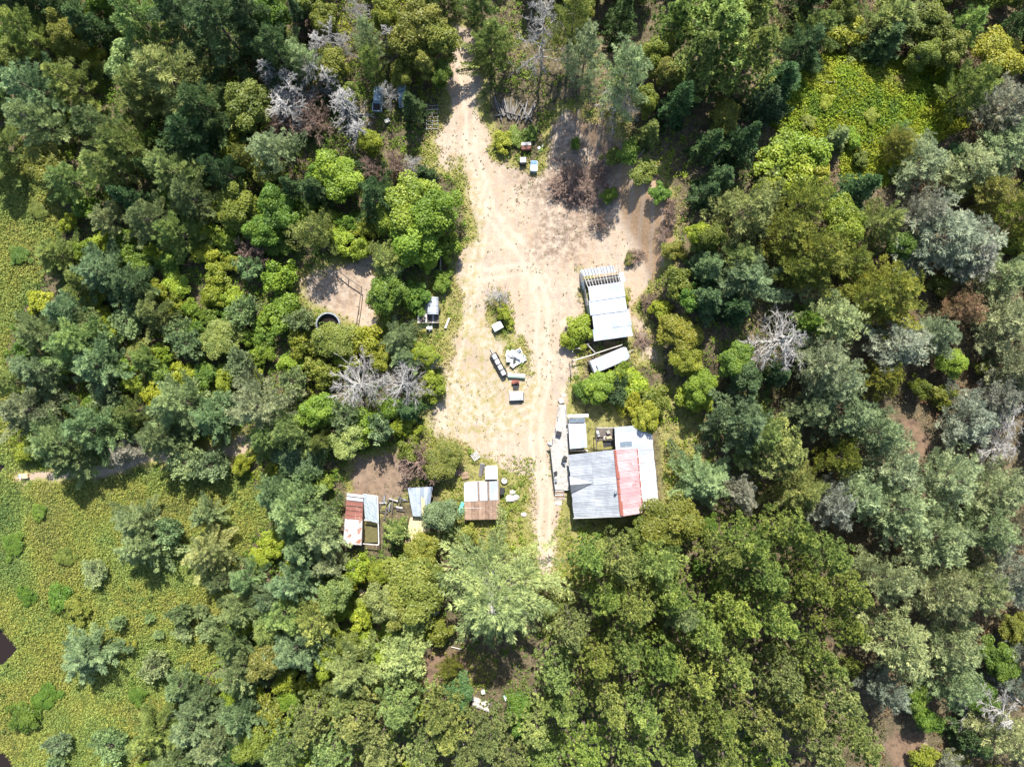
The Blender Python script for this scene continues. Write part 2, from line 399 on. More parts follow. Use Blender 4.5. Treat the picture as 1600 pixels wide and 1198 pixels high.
sand_hi = mixc(t, math_(t, 'MULTIPLY', A('rut'), .75), sand_hi, mixc(t, n_fine, (.45, .385, .31), (.31, .25, .185)))
scar_n = math_(t, 'MULTIPLY', A('scar'), sstep(t, math_(t, 'MULTIPLY_ADD', n_fine, .4, n_mid), .55, .85))
sand_hi = mixc(t, math_(t, 'MULTIPLY', scar_n, .85), sand_hi, (.12, .085, .065))
grassy_n = math_(t, 'MULTIPLY', A('grassy'), sstep(t, math_(t, 'MULTIPLY_ADD', n_fine, .7, n_mid), .78, 1.0))
sand_hi = mixc(t, math_(t, 'MULTIPLY', grassy_n, .8), sand_hi, (.2, .185, .06))
sand_hi = mixc(t, A('earth'), sand_hi, mixc(t, sstep(t, n_mid, .4, .65), (.16, .108, .072), (.08, .055, .038)))
edge = math_(t, 'ADD', A('sand'), math_(t, 'ADD', math_(t, 'MULTIPLY_ADD', n_mid, 26.0, -13.0), math_(t, 'MULTIPLY_ADD', n_fine, 14.0, -7.0)))
verge = ramp(t, math_(t, 'MULTIPLY_ADD', n_fine, .5, math_(t, 'MULTIPLY', n_mid, .5)), [(.3, (.07, .085, .02)), (.5, (.17, .165, .05)), (.7, (.3, .24, .13))])
medge = math_(t, 'ADD', A('meadow'), math_(t, 'MULTIPLY_ADD', n_mid, 30.0, -15.0))
base = mixc(t, sstep(t, medge, -6, 6), litter, meadow_c)
base = mixc(t, math_(t, 'MULTIPLY', A('lawn'), sstep(t, math_(t, 'MULTIPLY_ADD', n_fine, .5, n_mid), .55, .8)), base, verge)
base = mixc(t, math_(t, 'MULTIPLY', sstep(t, edge, -22, -6), math_(t, 'SUBTRACT', 1.0, A('bare'))), base, verge)
base = mixc(t, sstep(t, edge, -5, 5), base, sand_hi)
t.links.new(base, b.inputs['Base Color']); b.inputs['Roughness'].default_value = .95; b.inputs['Specular IOR Level'].default_value = .1
bump(t, b, math_(t, 'MULTIPLY_ADD', n_fine, .6, n_mid), .6, .12)
gme = mesh_np('ground', np.c_[X, Y, Z], F, [m], {'sand': sf, 'meadow': mf, 'earth': earth, 'slope': slope, 'scar': scar, 'bare': bare, 'lawn': lawn, 'rut': rut, 'grassy': grassy}, True)
go = bpy.data.objects.new('ground', gme); C.objects.link(go)
tag(go, 'sandy yard, leaf litter and meadow soil of the whole clearing', kind='structure')

WATER, wt, wb = newmat('dark_pond_water'); wb.inputs['Base Color'].default_value = (.016, .011, .01, 1); wb.inputs['Roughness'].default_value = .2; wb.inputs['Specular IOR Level'].default_value = .15
bump(wt, wb, noise(wt, 1.5, 3, .5, pos(wt)), .1, .02)
for pts, lb in zip(PONDS, ('dark pond water beside the low meadow', 'small dark pool at the end of the dirt track', 'dark pool in the lowest meadow corner')):
    ring = [((x - 800) / 10, (599 - y) / 10) for x, y in pts]
    zw = float(ground_h(np.array([np.mean([q[0] for q in ring])]), np.array([np.mean([q[1] for q in ring])]))[0]) + .35
    cx = np.mean([q[0] for q in ring]); cy = np.mean([q[1] for q in ring])
    ring = [(cx + (x - cx) * 1.25, cy + (y - cy) * 1.25) for x, y in ring]
    mb = MB(); mb.hull8([(x, y, zw - .5) for x, y in ring][::-1], [(x, y, zw) for x, y in ring][::-1])
    tag(mb.build('pond', WATER), lb, kind='structure')

# ---------------------------------------------------------------- tree and bush shapes
def unit(v): return v / (np.linalg.norm(v, axis=-1, keepdims=True) + 1e-9)

def needles(r, P, D, k, ln, w, spread=.8, up=.25, bt=None):
    """k flat needle sprays at each point P, pointing about D"""
    n = len(P); P = np.repeat(P, k, 0); D = np.repeat(D, k, 0)
    d = unit(D * .9 + r.normal(0, spread, (n * k, 3)) + np.array([0, 0, up]))
    s = unit(np.cross(d, r.normal(0, 1, (n * k, 3)))) * (w * r.uniform(.7, 1.3, (n * k, 1)))
    L = ln * r.uniform(.65, 1.25, (n * k, 1))
    mid = P + d * L * .45
    V = np.stack([P, mid - s, P + d * L, mid + s], 1).reshape(-1, 3)
    F = np.arange(n * k * 4).reshape(-1, 4)
    tint = np.repeat(np.clip(np.repeat(r.uniform(.3, .7, n) if bt is None else bt + r.normal(0, .08, n), k) + r.normal(0, .12, n * k), 0, 1), 4)
    return V, F, tint

def leaves(r, P, Nn, size, flat=.55, tint=None):
    n = len(P); nn = unit(Nn + r.normal(0, flat, (n, 3)))
    a = unit(np.cross(nn, r.normal(0, 1, (n, 3)))); b_ = np.cross(nn, a)
    s = size * r.uniform(.6, 1.35, (n, 1))
    V = np.stack([P - a * s * .5, P - b_ * s * .34 + nn * s * .08, P + a * s * .55, P + b_ * s * .34 + nn * s * .08], 1).reshape(-1, 3)
    F = np.arange(n * 4).reshape(-1, 4)
    tt = np.repeat(np.clip((r.uniform(.2, .8, n) if tint is None else tint + r.normal(0, .1, n)), 0, 1), 4)
    return V, F, tt

def tubes(segs, n=4):
    """segs: list of (p0, p1, r0, r1) -> quads"""
    p0 = np.array([s[0] for s in segs], float); p1 = np.array([s[1] for s in segs], float)
    r0 = np.array([s[2] for s in segs], float)[:, None]; r1 = np.array([s[3] for s in segs], float)[:, None]
    d = unit(p1 - p0); a = unit(np.cross(d, np.where(np.abs(d[:, 2:3]) > .9, [[1., 0, 0]], [[0, 0, 1.]]))); b_ = np.cross(d, a)
    V = np.zeros((len(segs), 2 * n, 3))
    for i in range(n):
        c, s = math.cos(2 * math.pi * i / n), math.sin(2 * math.pi * i / n)
        V[:, i] = p0 + (a * c + b_ * s) * r0; V[:, n + i] = p1 + (a * c + b_ * s) * r1
    base = np.array([[i, (i + 1) % n, n + (i + 1) % n, n + i] for i in range(n)])
    F = (np.arange(len(segs))[:, None, None] * 2 * n + base[None]).reshape(-1, 4)
    return V.reshape(-1, 3), F

def join(parts):
    V = []; F = []; T = []; o = 0
    for v, f, t_ in parts: V.append(v); F.append(f + o); T.append(t_); o += len(v)
    return np.concatenate(V), np.concatenate(F), np.concatenate(T)

def trunk_segs(r, h, r0, lean=.02, n=6):
    pts = [np.array([0., 0, -.4])]; 
    for i in range(1, n + 1): pts.append(np.array([r.normal(0, lean * h * .3), r.normal(0, lean * h * .3), h * i / n]))
    rad = [r0 * (1 - .93 * i / n) for i in range(n + 1)]
    return [(pts[i], pts[i + 1], rad[i], rad[i + 1]) for i in range(n)], pts

def make_conifer(seed, h, R, base=.2, gap=.6, nb=(4, 6), up0=.1, curl=.25, k=5, ln=.5, w=.085, step=.42, twig=.42, profile=None, thin=0.0, spread=.7, needle_up=.25, irregular=.3, ball=False):
    r = np.random.default_rng(seed); tr, tp = trunk_segs(r, h, .022 * h, .02)
    axisx = lambda z: np.array([np.interp(z, [q[2] for q in tp], [q[0] for q in tp]), np.interp(z, [q[2] for q in tp], [q[1] for q in tp]), z])
    segs = []; P = []; D = []; BT = []
    z = base * h
    lob = r.uniform(0, 6.28, 3)
    while z < h * .985:
        f = (z / h - base) / (1 - base)
        rad = R * (profile(f) if profile else (1 - f) ** .75)
        n = r.integers(nb[0], nb[1] + 1); a0 = r.uniform(0, 6.28)
        for i in range(n):
            a = a0 + 6.283 * i / n + r.normal(0, .25)
            L = max(.25, rad * r.uniform(1 - irregular, 1 + irregular * .6) * (1 + .16 * math.sin(2 * a + lob[0]) + .12 * math.sin(3 * a + lob[1])))
            o = axisx(z); dirh = np.array([math.cos(a), math.sin(a), 0]); side = np.array([-dirh[1], dirh[0], 0])
            nst = max(2, int(L / step)); prev = o; bt = r.uniform(.15, .85); n0 = len(P)
            for j in range(1, nst + 1):
                s = j / nst; q = o + dirh * L * s + np.array([0, 0, L * (up0 * s + curl * s * s)]) + side * L * .06 * math.sin(s * 5 + a)
                
                if j % 2 == 0 or j == nst: segs.append((prev, q, .005 * L * (1.1 - s) + .006, .0035 * L * (1.1 - s) + .004)); prev = q
                if s < .22 + .12 * r.random() and not ball: continue
                if ball and s < .5: continue
                if r.random() < thin: continue
                P.append(q); D.append(dirh + np.array([0, 0, .25]))
                tw = twig * L * .5 * (1.15 - s) * r.uniform(.6, 1.2)
                m_ = max(1, int(tw / (step * .9)))
                for sg in (-1, 1):
                    for u in range(1, m_ + 1):
                        if r.random() < thin: continue
                        q2 = q + (side * sg * .85 + dirh * .5) * tw * u / m_ + np.array([0, 0, r.normal(.03, .06)])
                        P.append(q2); D.append(side * sg * .6 + dirh * .8 + np.array([0, 0, .2]))
            BT += [bt] * (len(P) - n0)
        z += gap * r.uniform(.75, 1.25) * (1.1 - .45 * f)
    P.append(axisx(h * .99)); D.append(np.array([0, 0, 1.])); BT.append(.5)
    P = np.array(P); D = np.array(D)
    V, F_, T = needles(r, P, D, k, ln, w, spread, needle_up, np.array(BT))
    tv, tf = tubes(tr, 7); bv, bf = tubes(segs, 3) if True else (None, None)
    # 3-sided tubes give quads as well
    return (V, F_, T), (np.concatenate([tv, bv]), np.concatenate([tf, bf + len(tv)]))

def make_broad(seed, h, R, zc=.6, rz=.42, lobes=46, per=120, size=.34, trunk_r=.02, multi=1, shell=.55):
    r = np.random.default_rng(seed); segs = []; parts = []
    cz = h * zc; hz = h * rz
    d = unit(r.normal(0, 1, (lobes, 3)) + np.array([0, 0, .35])); d[:, 2] = np.where(d[:, 2] < -.55, -d[:, 2], d[:, 2])
    rr = r.uniform(shell, 1.0, (lobes, 1)) ** .8
    wob = 1 + .22 * np.sin(2 * np.arctan2(d[:, 1], d[:, 0]) + r.uniform(0, 6)) + .14 * np.sin(5 * np.arctan2(d[:, 1], d[:, 0]) + r.uniform(0, 6))
    c = d * rr * np.array([R * .8, R * .8, hz * .85]) * wob[:, None] + np.array([0, 0, cz])
    fork = np.array([r.normal(0, .1), r.normal(0, .1), h * .32])
    for q in range(multi):
        b0 = np.array([r.normal(0, .25 * (multi > 1)), r.normal(0, .25 * (multi > 1)), -.3])
        segs.append((b0, fork if multi == 1 else b0 + np.array([r.normal(0, R * .3), r.normal(0, R * .3), h * .5]), trunk_r * h, trunk_r * h * .7))
    for i in range(0, lobes, 2):
        mid = fork + (c[i] - fork) * .5 + np.array([0, 0, h * .04]); segs.append((fork, mid, trunk_r * h * .4, trunk_r * h * .22)); segs.append((mid, c[i], trunk_r * h * .22, trunk_r * h * .06))
    lr = R * r.uniform(.17, .34, lobes)
    for i in range(lobes):
        m_ = max(12, int(per * (lr[i] / (R * .25)) ** 2))
        u = unit(r.normal(0, 1, (m_, 3)) + np.array([0, 0, .35])); rad = lr[i] * r.uniform(.35, 1.0, (m_, 1)) ** .5
        Pp = c[i] + u * rad * np.array([1, 1, .75])
        parts.append(leaves(r, Pp, u * .7 + np.array([0, 0, .55]), size, .55, np.full(m_, r.uniform(.3, .7))))
    tv, tf = tubes(segs, 5)
    return join(parts), (tv, tf)

def make_dead(seed, h, R, nbr=34, sub=5, up=.25, tops=.15, thick=1.0, twigs=4):
    r = np.random.default_rng(seed); tr, tp = trunk_segs(r, h, .014 * h * thick, .04); segs = list(tr)
    for i in range(nbr):
        f = r.uniform(tops, .98); z = f * h; a = r.uniform(0, 6.283); L = R * (1 - .75 * f ** 1.5) * r.uniform(.55, 1.15)
        o = np.array([np.interp(z, [q[2] for q in tp], [q[0] for q in tp]), np.interp(z, [q[2] for q in tp], [q[1] for q in tp]), z])
        d = np.array([math.cos(a), math.sin(a), up + r.normal(0, .15)]); n = 4; prev = o
        for j in range(1, n + 1):
            q = o + d * L * j / n + r.normal(0, .05 * L, 3) * (j / n)
            w0 = .05 * thick * (1 - (j - 1) / n) + .022; segs.append((prev, q, w0, w0 * .75))
            for s_ in range(sub if j > 1 else 1):
                e = q + unit(d * .7 + r.normal(0, .7, 3)) * L * r.uniform(.15, .34); segs.append((q, e, .026 * thick + .006, .012))
                for _ in range(twigs if j > 2 else 1):
                    e2 = e + unit((e - q) + r.normal(0, .45, 3) * L * .3) * L * r.uniform(.07, .18); segs.append((e + (q - e) * r.uniform(0, .5), e2, .018, .009))
            prev = q
    return tubes(segs, 3)

pine_profile = lambda f: (math.sin(min(1, f * 1.25 + .35) * 2.1) * .85 + .15) if f < .75 else 1.05 * (1 - f) ** .6 * 1.1
round_profile = lambda f: math.sqrt(max(0.02, 1 - (abs(f - .42) / .62) ** 2.2))
spire_profile = lambda f: (1 - f) ** .9 + .03
PROTO = {}
def proto(kind, name_crown, build, n, h, R, leafm, barkm):
    out = []
    for i in range(n):
        cr, tk = build(i)
        cm = mesh_np(name_crown, cr[0], cr[1], [leafm], {'tint': cr[2]}) if cr is not None else None
        tm = mesh_np('trunk', tk[0], tk[1], [barkm], None, True)
        out.append((cm, tm))
    PROTO[kind] = dict(m=out, h=h, R=R)
proto('white_pine', 'crown', lambda i: make_conifer(100 + i, 12, 4, .12, .8, (4, 6), .08, .2, 12, .56, .048, .32, .4, lambda f: 1.15 * (1 - f) ** .8, .03, .34, .22, .55), 6, 12, 4, LEAF, BARK)
proto('red_pine', 'crown', lambda i: make_conifer(200 + i, 17, 3.6, .26, 1.15, (5, 7), .1, .3, 26, .43, .08, .95, .9, lambda f: 1.12 * (1 - f) ** .68, .05, 1.0, .6, .4), 5, 17, 3.6, LEAF, BARK)
proto('grey_pine', 'crown', lambda i: make_conifer(300 + i, 12, 4, .2, .75, (5, 7), .16, .32, 11, .46, .042, .34, .6, lambda f: 1.05 * (1 - f) ** .55, .12, .5, .3, .45), 5, 12, 4, LEAF, BARK)
proto('spruce', 'crown', lambda i: make_conifer(400 + i, 10, 2.4, .08, .62, (6, 8), -.08, .05, 9, .38, .06, .28, .42, spire_profile, .1, .6, .15, .5), 4, 10, 2.4, LEAF, BARK)
proto('larch', 'crown', lambda i: make_conifer(500 + i, 17, 7.5, .12, .8, (6, 8), .0, -.06, 9, .5, .036, .3, .24, lambda f: (1 - f) ** .75, .12, .3, .2, .45), 2, 17, 7.5, LEAF, BIRCH)
proto('young_pine', 'crown', lambda i: make_conifer(600 + i, 3.2, 1.6, .06, .3, (6, 8), .35, .4, 6, .34, .05, .24, .6, round_profile, .03, .6, .5, .3), 3, 3.2, 1.6, LEAF, BARK)
proto('maple', 'crown', lambda i: make_broad(700 + i, 9, 3.6, .6, .42, 64, 220, .27), 5, 9, 3.6, BROAD, BIRCH)
proto('bush', 'foliage', lambda i: make_broad(800 + i, 2.8, 2.2, .5, .5, 36, 130, .215, .02, 4, .45), 6, 2.8, 2.2, BROAD, BARK)
proto('dead_tree', None, lambda i: (None, make_dead(900 + i, 10, 4, 40, 5, .2, .12, 1.1, 5)), 4, 10, 4, LEAF, DEADWOOD)
proto('dead_spire', None, lambda i: (None, make_dead(940 + i, 11, 2.0, 70, 4, -.1, .1, .8, 3)), 3, 11, 2.0, LEAF, DEADWOOD)
proto('bare_shrub', None, lambda i: (None, make_dead(960 + i, 3.0, 2.2, 46, 6, .7, .02, .55, 5)), 3, 3.0, 2.2, LEAF, DEADBROWN)

# ---------------------------------------------------------------- the woods: every tree and bush by its place in the survey
TINT = {'blue': (.2, .275, .115), 'pine': (.2, .27, .075), 'ypine': (.23, .285, .08), 'red': (.2, .265, .06), 'red2': (.225, .28, .085), 'grey': (.255, .31, .145), 'silver': (.25, .265, .18),
        'gold': (.175, .195, .04), 'dark': (.08, .14, .05), 'larch': (.31, .355, .12), 'young': (.22, .29, .12), 'bright': (.155, .225, .022), 'olive': (.16, .185, .028), 'lime': (.22, .27, .024),
        'green': (.11, .185, .024), 'yellow': (.22, .235, .022), 'rusty': (.2, .15, .07)}
WORD = {'blue': 'blue-green', 'pine': 'mid-green', 'ypine': 'yellowish', 'red': 'tufted yellow-green', 'red2': 'pale tufted', 'grey': 'grey-green', 'silver': 'silvery', 'gold': 'olive-gold', 'dark': 'dark green',
        'larch': 'feathery pale green', 'young': 'fluffy pale', 'bright': 'bright green', 'olive': 'olive green', 'lime': 'lime green', 'green': 'leafy green', 'yellow': 'yellow-green', 'rusty': 'rust-tinged'}
SPEC = {'W': ('white_pine', 'white pine', 'tree', .5), 'R': ('red_pine', 'red pine', 'tree', .7), 'G': ('grey_pine', 'open-crowned pine', 'tree', .62), 'S': ('spruce', 'spruce', 'tree', .42),
        'L': ('larch', 'larch', 'tree', .4), 'Y': ('young_pine', 'young pine', 'tree', .5), 'D': ('maple', 'broadleaf tree', 'tree', .66), 'B': ('bush', 'bush', 'bush', .55),
        'X': ('dead_tree', 'bare dead tree', 'tree', .55), 'Z': ('dead_spire', 'dead spire tree', 'tree', .55), 'Q': ('bare_shrub', 'bare shrub', 'bush', .55)}
# kind, x, y, crown width (tenths of a metre as seen), height m, colour
T = '''
W 40 60 70 12 pine|D 105 50 60 9 olive|W 45 135 75 12 blue|W 112 130 70 11 ypine|B 152 95 50 3 yellow|W 60 192 80 12 blue|W 150 192 60 11 blue|W 22 12 60 12 dark|S 92 10 60 12 dark|S 140 45 60 11 dark
W 215 25 80 13 pine|W 280 22 100 14 dark|W 345 45 120 15 dark|W 395 25 100 14 dark|W 430 85 80 13 dark|D 202 95 70 8 pine|W 268 128 130 14 ypine|W 218 150 80 12 pine|W 322 168 100 13 dark|W 300 205 90 12 dark
W 190 225 80 12 pine|W 112 282 84 10 pine|W 175 262 90 12 pine|W 282 275 100 12 ypine|W 300 310 90 12 blue|W 170 345 64 8 grey|W 235 345 90 11 blue|W 280 365 80 11 pine|W 85 398 72 6 pine|W 165 425 110 10 blue|W 130 440 70 8 pine|W 205 445 80 9 dark
W 105 482 80 9 blue|W 60 520 80 9 blue|W 120 535 120 10 pine|W 150 570 90 10 blue|W 60 580 90 9 blue|W 240 485 70 8 ypine|Y 300 540 44 4 blue|D 345 530 70 5 gold|B 225 545 50 3 gold|W 225 560 60 6 pine|Y 282 515 36 3 young
D 372 320 80 8 olive|D 432 320 70 8 green|D 408 360 60 7 green|G 488 364 72 10 ypine|D 528 274 80 7 bright|Z 452 165 70 9 -|X 455 140 80 9 -|Z 500 70 44 9 -|Z 515 122 40 9 -|Q 470 178 60 4 -|Z 560 205 44 8 -|X 492 112 70 8 -|Q 440 195 50 4 -|X 520 60 60 9 -|Z 420 110 40 9 -|Z 540 165 56 11 -|Q 488 195 56 4 -|G 428 232 80 10 grey|D 386 168 80 8 olive|B 370 236 60 4 lime|G 385 245 50 7 gold
Q 582 272 44 4 -|D 578 222 44 5 lime|Q 622 265 46 4 -|X 642 258 40 5 -|S 664 274 40 5 dark|D 640 320 100 9 bright|D 678 335 90 9 bright|D 650 365 100 8 bright|D 615 335 64 7 bright|B 702 388 50 4 bright|G 605 402 60 9 ypine|D 602 455 70 7 green|D 612 425 50 6 pine|B 648 462 60 3 green|B 690 440 40 2 green
W 622 528 60 7 blue|W 630 555 54 6 blue|D 667 553 46 4 lime|B 440 492 80 4 bright|B 470 535 60 4 yellow|D 520 530 70 5 olive|B 568 532 70 4 yellow|B 590 560 50 3 yellow|Q 392 398 46 4 -|B 500 580 60 4 olive|B 455 572 50 3 bright|B 545 568 46 3 lime
D 655 45 90 9 olive|D 630 70 70 9 olive|D 685 60 70 9 olive|D 660 95 50 7 gold|G 575 60 50 12 grey|G 580 100 44 11 pine|Z 612 60 36 10 -|S 645 168 44 8 dark|D 690 118 40 6 green|G 470 95 64 9 grey|D 520 105 64 7 olive|Q 486 40 60 4 -|D 505 30 50 6 olive|D 420 20 70 9 green|D 545 150 40 5 olive|S 470 30 44 9 dark|D 600 25 50 9 olive|X 560 15 50 11 -
X 850 55 90 16 -|G 895 50 70 17 ypine|G 915 100 76 17 grey|G 975 115 84 16 grey|Q 888 282 60 2 -|Q 915 292 56 2 -|Q 872 300 40 1 -|Q 900 305 50 1 -|Q 935 272 40 1 -|B 960 240 40 2 olive|B 1005 268 50 2 olive|B 1030 300 40 2 green|B 985 232 44 2 green|Q 1048 330 36 2 -|B 1052 390 40 2 olive|Q 1040 360 30 1 -|Q 935 345 30 2 -|Q 995 400 30 1 -|B 785 222 40 2 lime|B 808 212 40 1 bright|B 830 208 30 1 green|Q 1012 470 30 2 -|B 975 470 24 2 yellow|Q 1005 530 30 1 -|X 965 155 70 9 -|S 970 25 56 13 dark|R 1125 60 150 17 pine|R 1090 95 100 15 pine|R 1170 95 110 16 ypine|R 1110 20 110 17 pine|R 1180 25 110 17 ypine|R 1060 30 90 15 pine|D 1022 92 60 8 olive|D 1040 120 50 8 gold|W 1270 48 80 10 pine|W 1250 85 70 10 dark
B 1320 55 70 4 yellow|W 1390 40 100 10 pine|S 1375 75 70 9 dark|D 1450 35 80 8 olive|W 1510 40 70 9 pine|D 1480 80 60 7 olive|D 1555 88 86 7 yellow|S 1015 205 44 6 pine|S 1215 135 76 10 dark|S 1195 165 70 9 dark|B 1215 250 90 4 lime|B 1262 240 80 4 bright|B 1245 275 80 4 lime|S 1312 212 40 5 blue|B 1278 262 60 3 yellow
G 1580 165 110 9 silver|G 1440 255 90 7 grey|G 1515 262 100 8 grey|G 1575 225 100 9 grey|G 1405 225 60 6 gold|S 1500 245 50 6 dark|G 1545 300 80 8 gold|G 1595 330 90 9 olive
S 1100 302 50 8 dark|S 1125 280 50 9 dark|D 1095 362 46 6 lime|D 1112 372 50 7 olive|G 1172 325 110 11 ypine|D 1205 300 50 7 yellow|G 1255 318 90 11 olive|S 1335 302 64 10 dark|D 1320 345 80 8 bright|W 1372 350 70 9 ypine|G 1475 372 140 10 silver|G 1440 330 70 9 silver|G 1520 395 90 9 silver|W 1165 432 100 11 blue|W 1150 405 80 10 pine|S 1105 415 60 9 blue|S 1108 470 64 9 dark|S 1145 480 60 9 dark
G 1285 395 110 11 olive|G 1230 360 90 10 olive|G 1245 420 70 9 gold|G 1330 410 60 8 olive|G 1390 458 110 10 olive|G 1355 470 80 9 olive|G 1305 500 100 9 grey|S 1262 505 60 8 green|G 1400 535 100 8 silver|X 1222 532 100 10 -|G 1285 568 90 11 grey|D 1485 565 54 5 bright|G 1565 500 110 9 grey|G 1565 432 90 9 grey|G 1500 480 70 8 rusty|G 1460 520 70 8 grey|G 1380 590 70 8 olive|G 1590 580 90 9 grey
D 1065 520 70 5 yellow|D 1070 562 60 5 lime|B 1035 482 44 3 yellow|B 1058 440 60 4 olive|B 1080 470 50 4 green|B 1085 620 60 4 lime|D 1095 605 60 6 bright|D 1150 560 60 6 green|D 1165 590 60 7 dark|B 1020 625 60 4 olive|D 1010 650 50 5 yellow|B 985 630 50 3 yellow
D 938 602 60 4 bright|B 990 600 66 3 lime|B 912 608 44 3 green|B 966 590 50 3 lime|B 908 515 56 3 lime|B 893 532 40 2 lime|Y 958 608 40 3 dark|B 985 405 26 1 olive|B 952 306 32 2 green|B 900 225 22 2 green
W 1155 655 110 13 blue|R 1225 705 110 13 red2|W 1190 680 90 13 pine|W 1100 748 90 8 blue|G 1160 768 60 8 silver|D 1050 812 100 7 olive|D 1010 835 60 5 olive|G 1318 640 110 12 grey|G 1368 672 90 12 grey|G 1395 728 100 12 grey|G 1345 775 80 11 grey|G 1400 800 120 13 grey|G 1485 745 100 12 grey|G 1552 768 100 11 grey|G 1540 822 100 12 grey|G 1468 840 110 13 grey
G 1320 590 90 12 grey|G 1385 905 90 13 grey|G 1465 925 110 13 grey|G 1530 920 100 13 grey|G 1580 900 100 13 silver|G 1405 1005 120 13 grey|G 1495 1015 80 12 grey|G 1490 1070 80 11 grey|X 1552 1105 90 10 -|G 1580 1150 90 11 grey|D 1565 1030 70 6 green|D 1590 980 60 5 olive|S 1515 1150 60 8 dark|B 1445 1182 50 3 yellow|X 1560 645 90 8 -|G 1522 658 90 9 silver|G 1560 625 80 9 silver|X 1560 700 80 5 -|W 1252 770 90 11 ypine|G 1300 788 80 11 silver|D 1530 1090 60 5 green|G 1270 640 70 11 grey
R 1180 850 90 17 red|R 1240 838 90 17 red|R 1300 872 90 17 red|R 1332 932 80 17 red|R 1270 925 96 18 red|R 1200 905 90 17 red|R 1318 978 76 17 red|R 1135 868 76 15 red|R 920 880 80 15 red|R 972 868 84 16 red2|W 1025 880 80 15 ypine|R 945 935 84 16 red|R 895 985 80 16 red2|R 990 945 90 17 red|R 1052 925 84 17 red|W 1062 955 60 16 blue|R 1100 985 90 17 red|R 1155 965 90 17 red|R 1212 965 90 18 red
R 868 1050 76 16 red2|R 930 1030 84 17 red|R 982 1020 84 17 red|R 1035 1035 84 17 red|R 1092 1052 84 17 red|R 1150 1042 90 18 red|R 1222 1062 96 18 red2|R 1275 1040 84 18 red|R 882 1110 80 17 red|R 950 1100 84 17 red|R 1010 1108 84 17 red|R 1072 1122 84 18 red|R 1132 1122 84 18 red|R 1192 1130 90 18 red2|R 1262 1105 96 18 red2|R 1312 1090 84 18 red2|R 1342 1150 80 18 red2|R 1282 1170 90 18 red2|R 1210 1195 90 18 red|R 1140 1190 84 18 red|R 1070 1190 84 18 red|R 992 1185 84 17 red|R 922 1178 84 17 red
W 45 640 100 10 grey|W 90 690 110 11 blue|W 140 675 110 11 blue|W 110 720 80 9 blue|W 20 600 70 9 pine|W 280 632 110 11 blue|W 252 678 90 10 blue|W 335 655 80 9 blue|W 205 640 60 8 pine|G 195 702 56 5 silver|Y 296 720 44 4 young|W 410 630 120 13 grey|W 452 672 90 12 pine|W 420 680 80 11 pine|D 495 645 64 7 bright|B 572 668 64 5 bright|Y 598 668 36 5 blue|D 465 720 70 6 dark|Y 545 650 44 5 blue|B 610 640 50 4 green|D 545 685 64 5 pine|S 640 640 50 7 dark|W 500 690 50 8 pine
X 560 600 100 9 -|X 635 598 84 9 -|Q 655 722 70 4 -|D 690 718 70 4 gold|B 640 700 50 4 olive|X 780 464 40 3 -|B 788 488 30 2 lime|B 795 505 24 1 yellow
W 212 812 80 8 blue|W 222 852 96 9 blue|Y 270 826 36 4 blue|W 325 800 60 7 blue|W 322 866 90 9 larch|W 345 905 50 7 blue|Y 152 892 34 2 young|B 92 932 50 2 green|B 120 950 46 2 olive|Y 187 970 20 2 blue|W 138 1022 106 7 blue|Y 245 1036 40 3 young|Y 235 965 14 1 young|Y 250 990 14 1 young|Y 287 958 30 3 young|Y 290 985 24 2 young|Y 315 952 20 2 young|Y 330 977 32 3 young
W 465 790 130 13 blue|W 430 770 70 11 blue|W 500 835 90 11 grey|W 465 850 80 11 blue|W 462 905 90 11 blue|W 512 880 60 9 grey|W 385 905 60 9 blue|W 375 945 80 9 blue|D 522 925 60 8 pine|G 442 960 70 10 ypine|G 492 970 70 10 ypine|W 465 1012 100 12 blue|W 362 1005 70 9 blue|W 372 1050 80 10 blue|W 548 1045 110 12 larch|W 545 1085 90 11 pine|D 420 1030 70 7 gold|D 512 1035 50 6 lime|D 420 985 50 7 pine|W 422 930 60 9 blue
G 630 1020 96 10 larch|D 595 938 60 8 ypine|D 645 925 110 8 gold|D 622 955 60 7 gold|D 660 895 60 7 olive|S 620 832 44 6 pine|D 658 862 64 6 olive|D 692 805 60 7 blue|D 600 895 50 5 lime|B 560 890 50 4 lime|B 545 910 40 4 yellow|L 768 915 235 19 larch|B 730 835 50 4 olive
W 280 1075 60 7 blue|W 312 1095 64 7 blue|W 240 1145 90 8 pine|W 300 1135 90 8 blue|W 330 1165 80 8 blue|W 375 1120 80 10 blue|W 270 1195 90 8 blue|W 360 1195 70 8 dark|Y 95 1160 34 2 young|Y 178 1160 46 3 young|Y 90 1195 30 2 young|B 420 1110 60 4 olive
R 480 1130 80 13 red2|R 555 1130 90 14 red2|R 622 1105 90 14 red2|R 690 1112 80 14 red2|R 440 1180 80 13 red2|R 510 1185 90 14 red2|R 590 1175 90 15 red2|R 662 1175 84 15 red2|R 790 1185 84 15 red2|R 840 1130 76 15 red2|R 850 1190 84 16 red|D 715 1085 56 6 dark|D 395 1165 60 7 olive|R 730 1195 70 14 red2|D 545 1010 50 6 olive|B 520 1070 40 4 olive
R 765 1150 80 15 red2|B 1290 160 30 1 lime|B 1332 218 36 2 bright|B 1402 205 40 2 green|B 1362 182 30 1 yellow|B 1262 192 30 1 olive|B 1345 250 36 2 olive|B 60 800 30 1 green|B 100 870 40 1 olive|B 40 930 36 1 green|B 70 1090 50 1 green|B 40 1120 60 2 green|B 200 1010 30 1 olive|B 215 1085 40 1 green|B 30 400 40 1 green|B 60 330 36 1 olive|B 20 850 50 1 green|D 812 1120 60 7 green|R 700 1150 76 14 red2|X 606 148 40 7 -|D 625 118 40 6 olive|B 690 985 50 4 olive|G 700 1045 40 6 olive
'''
trees = []
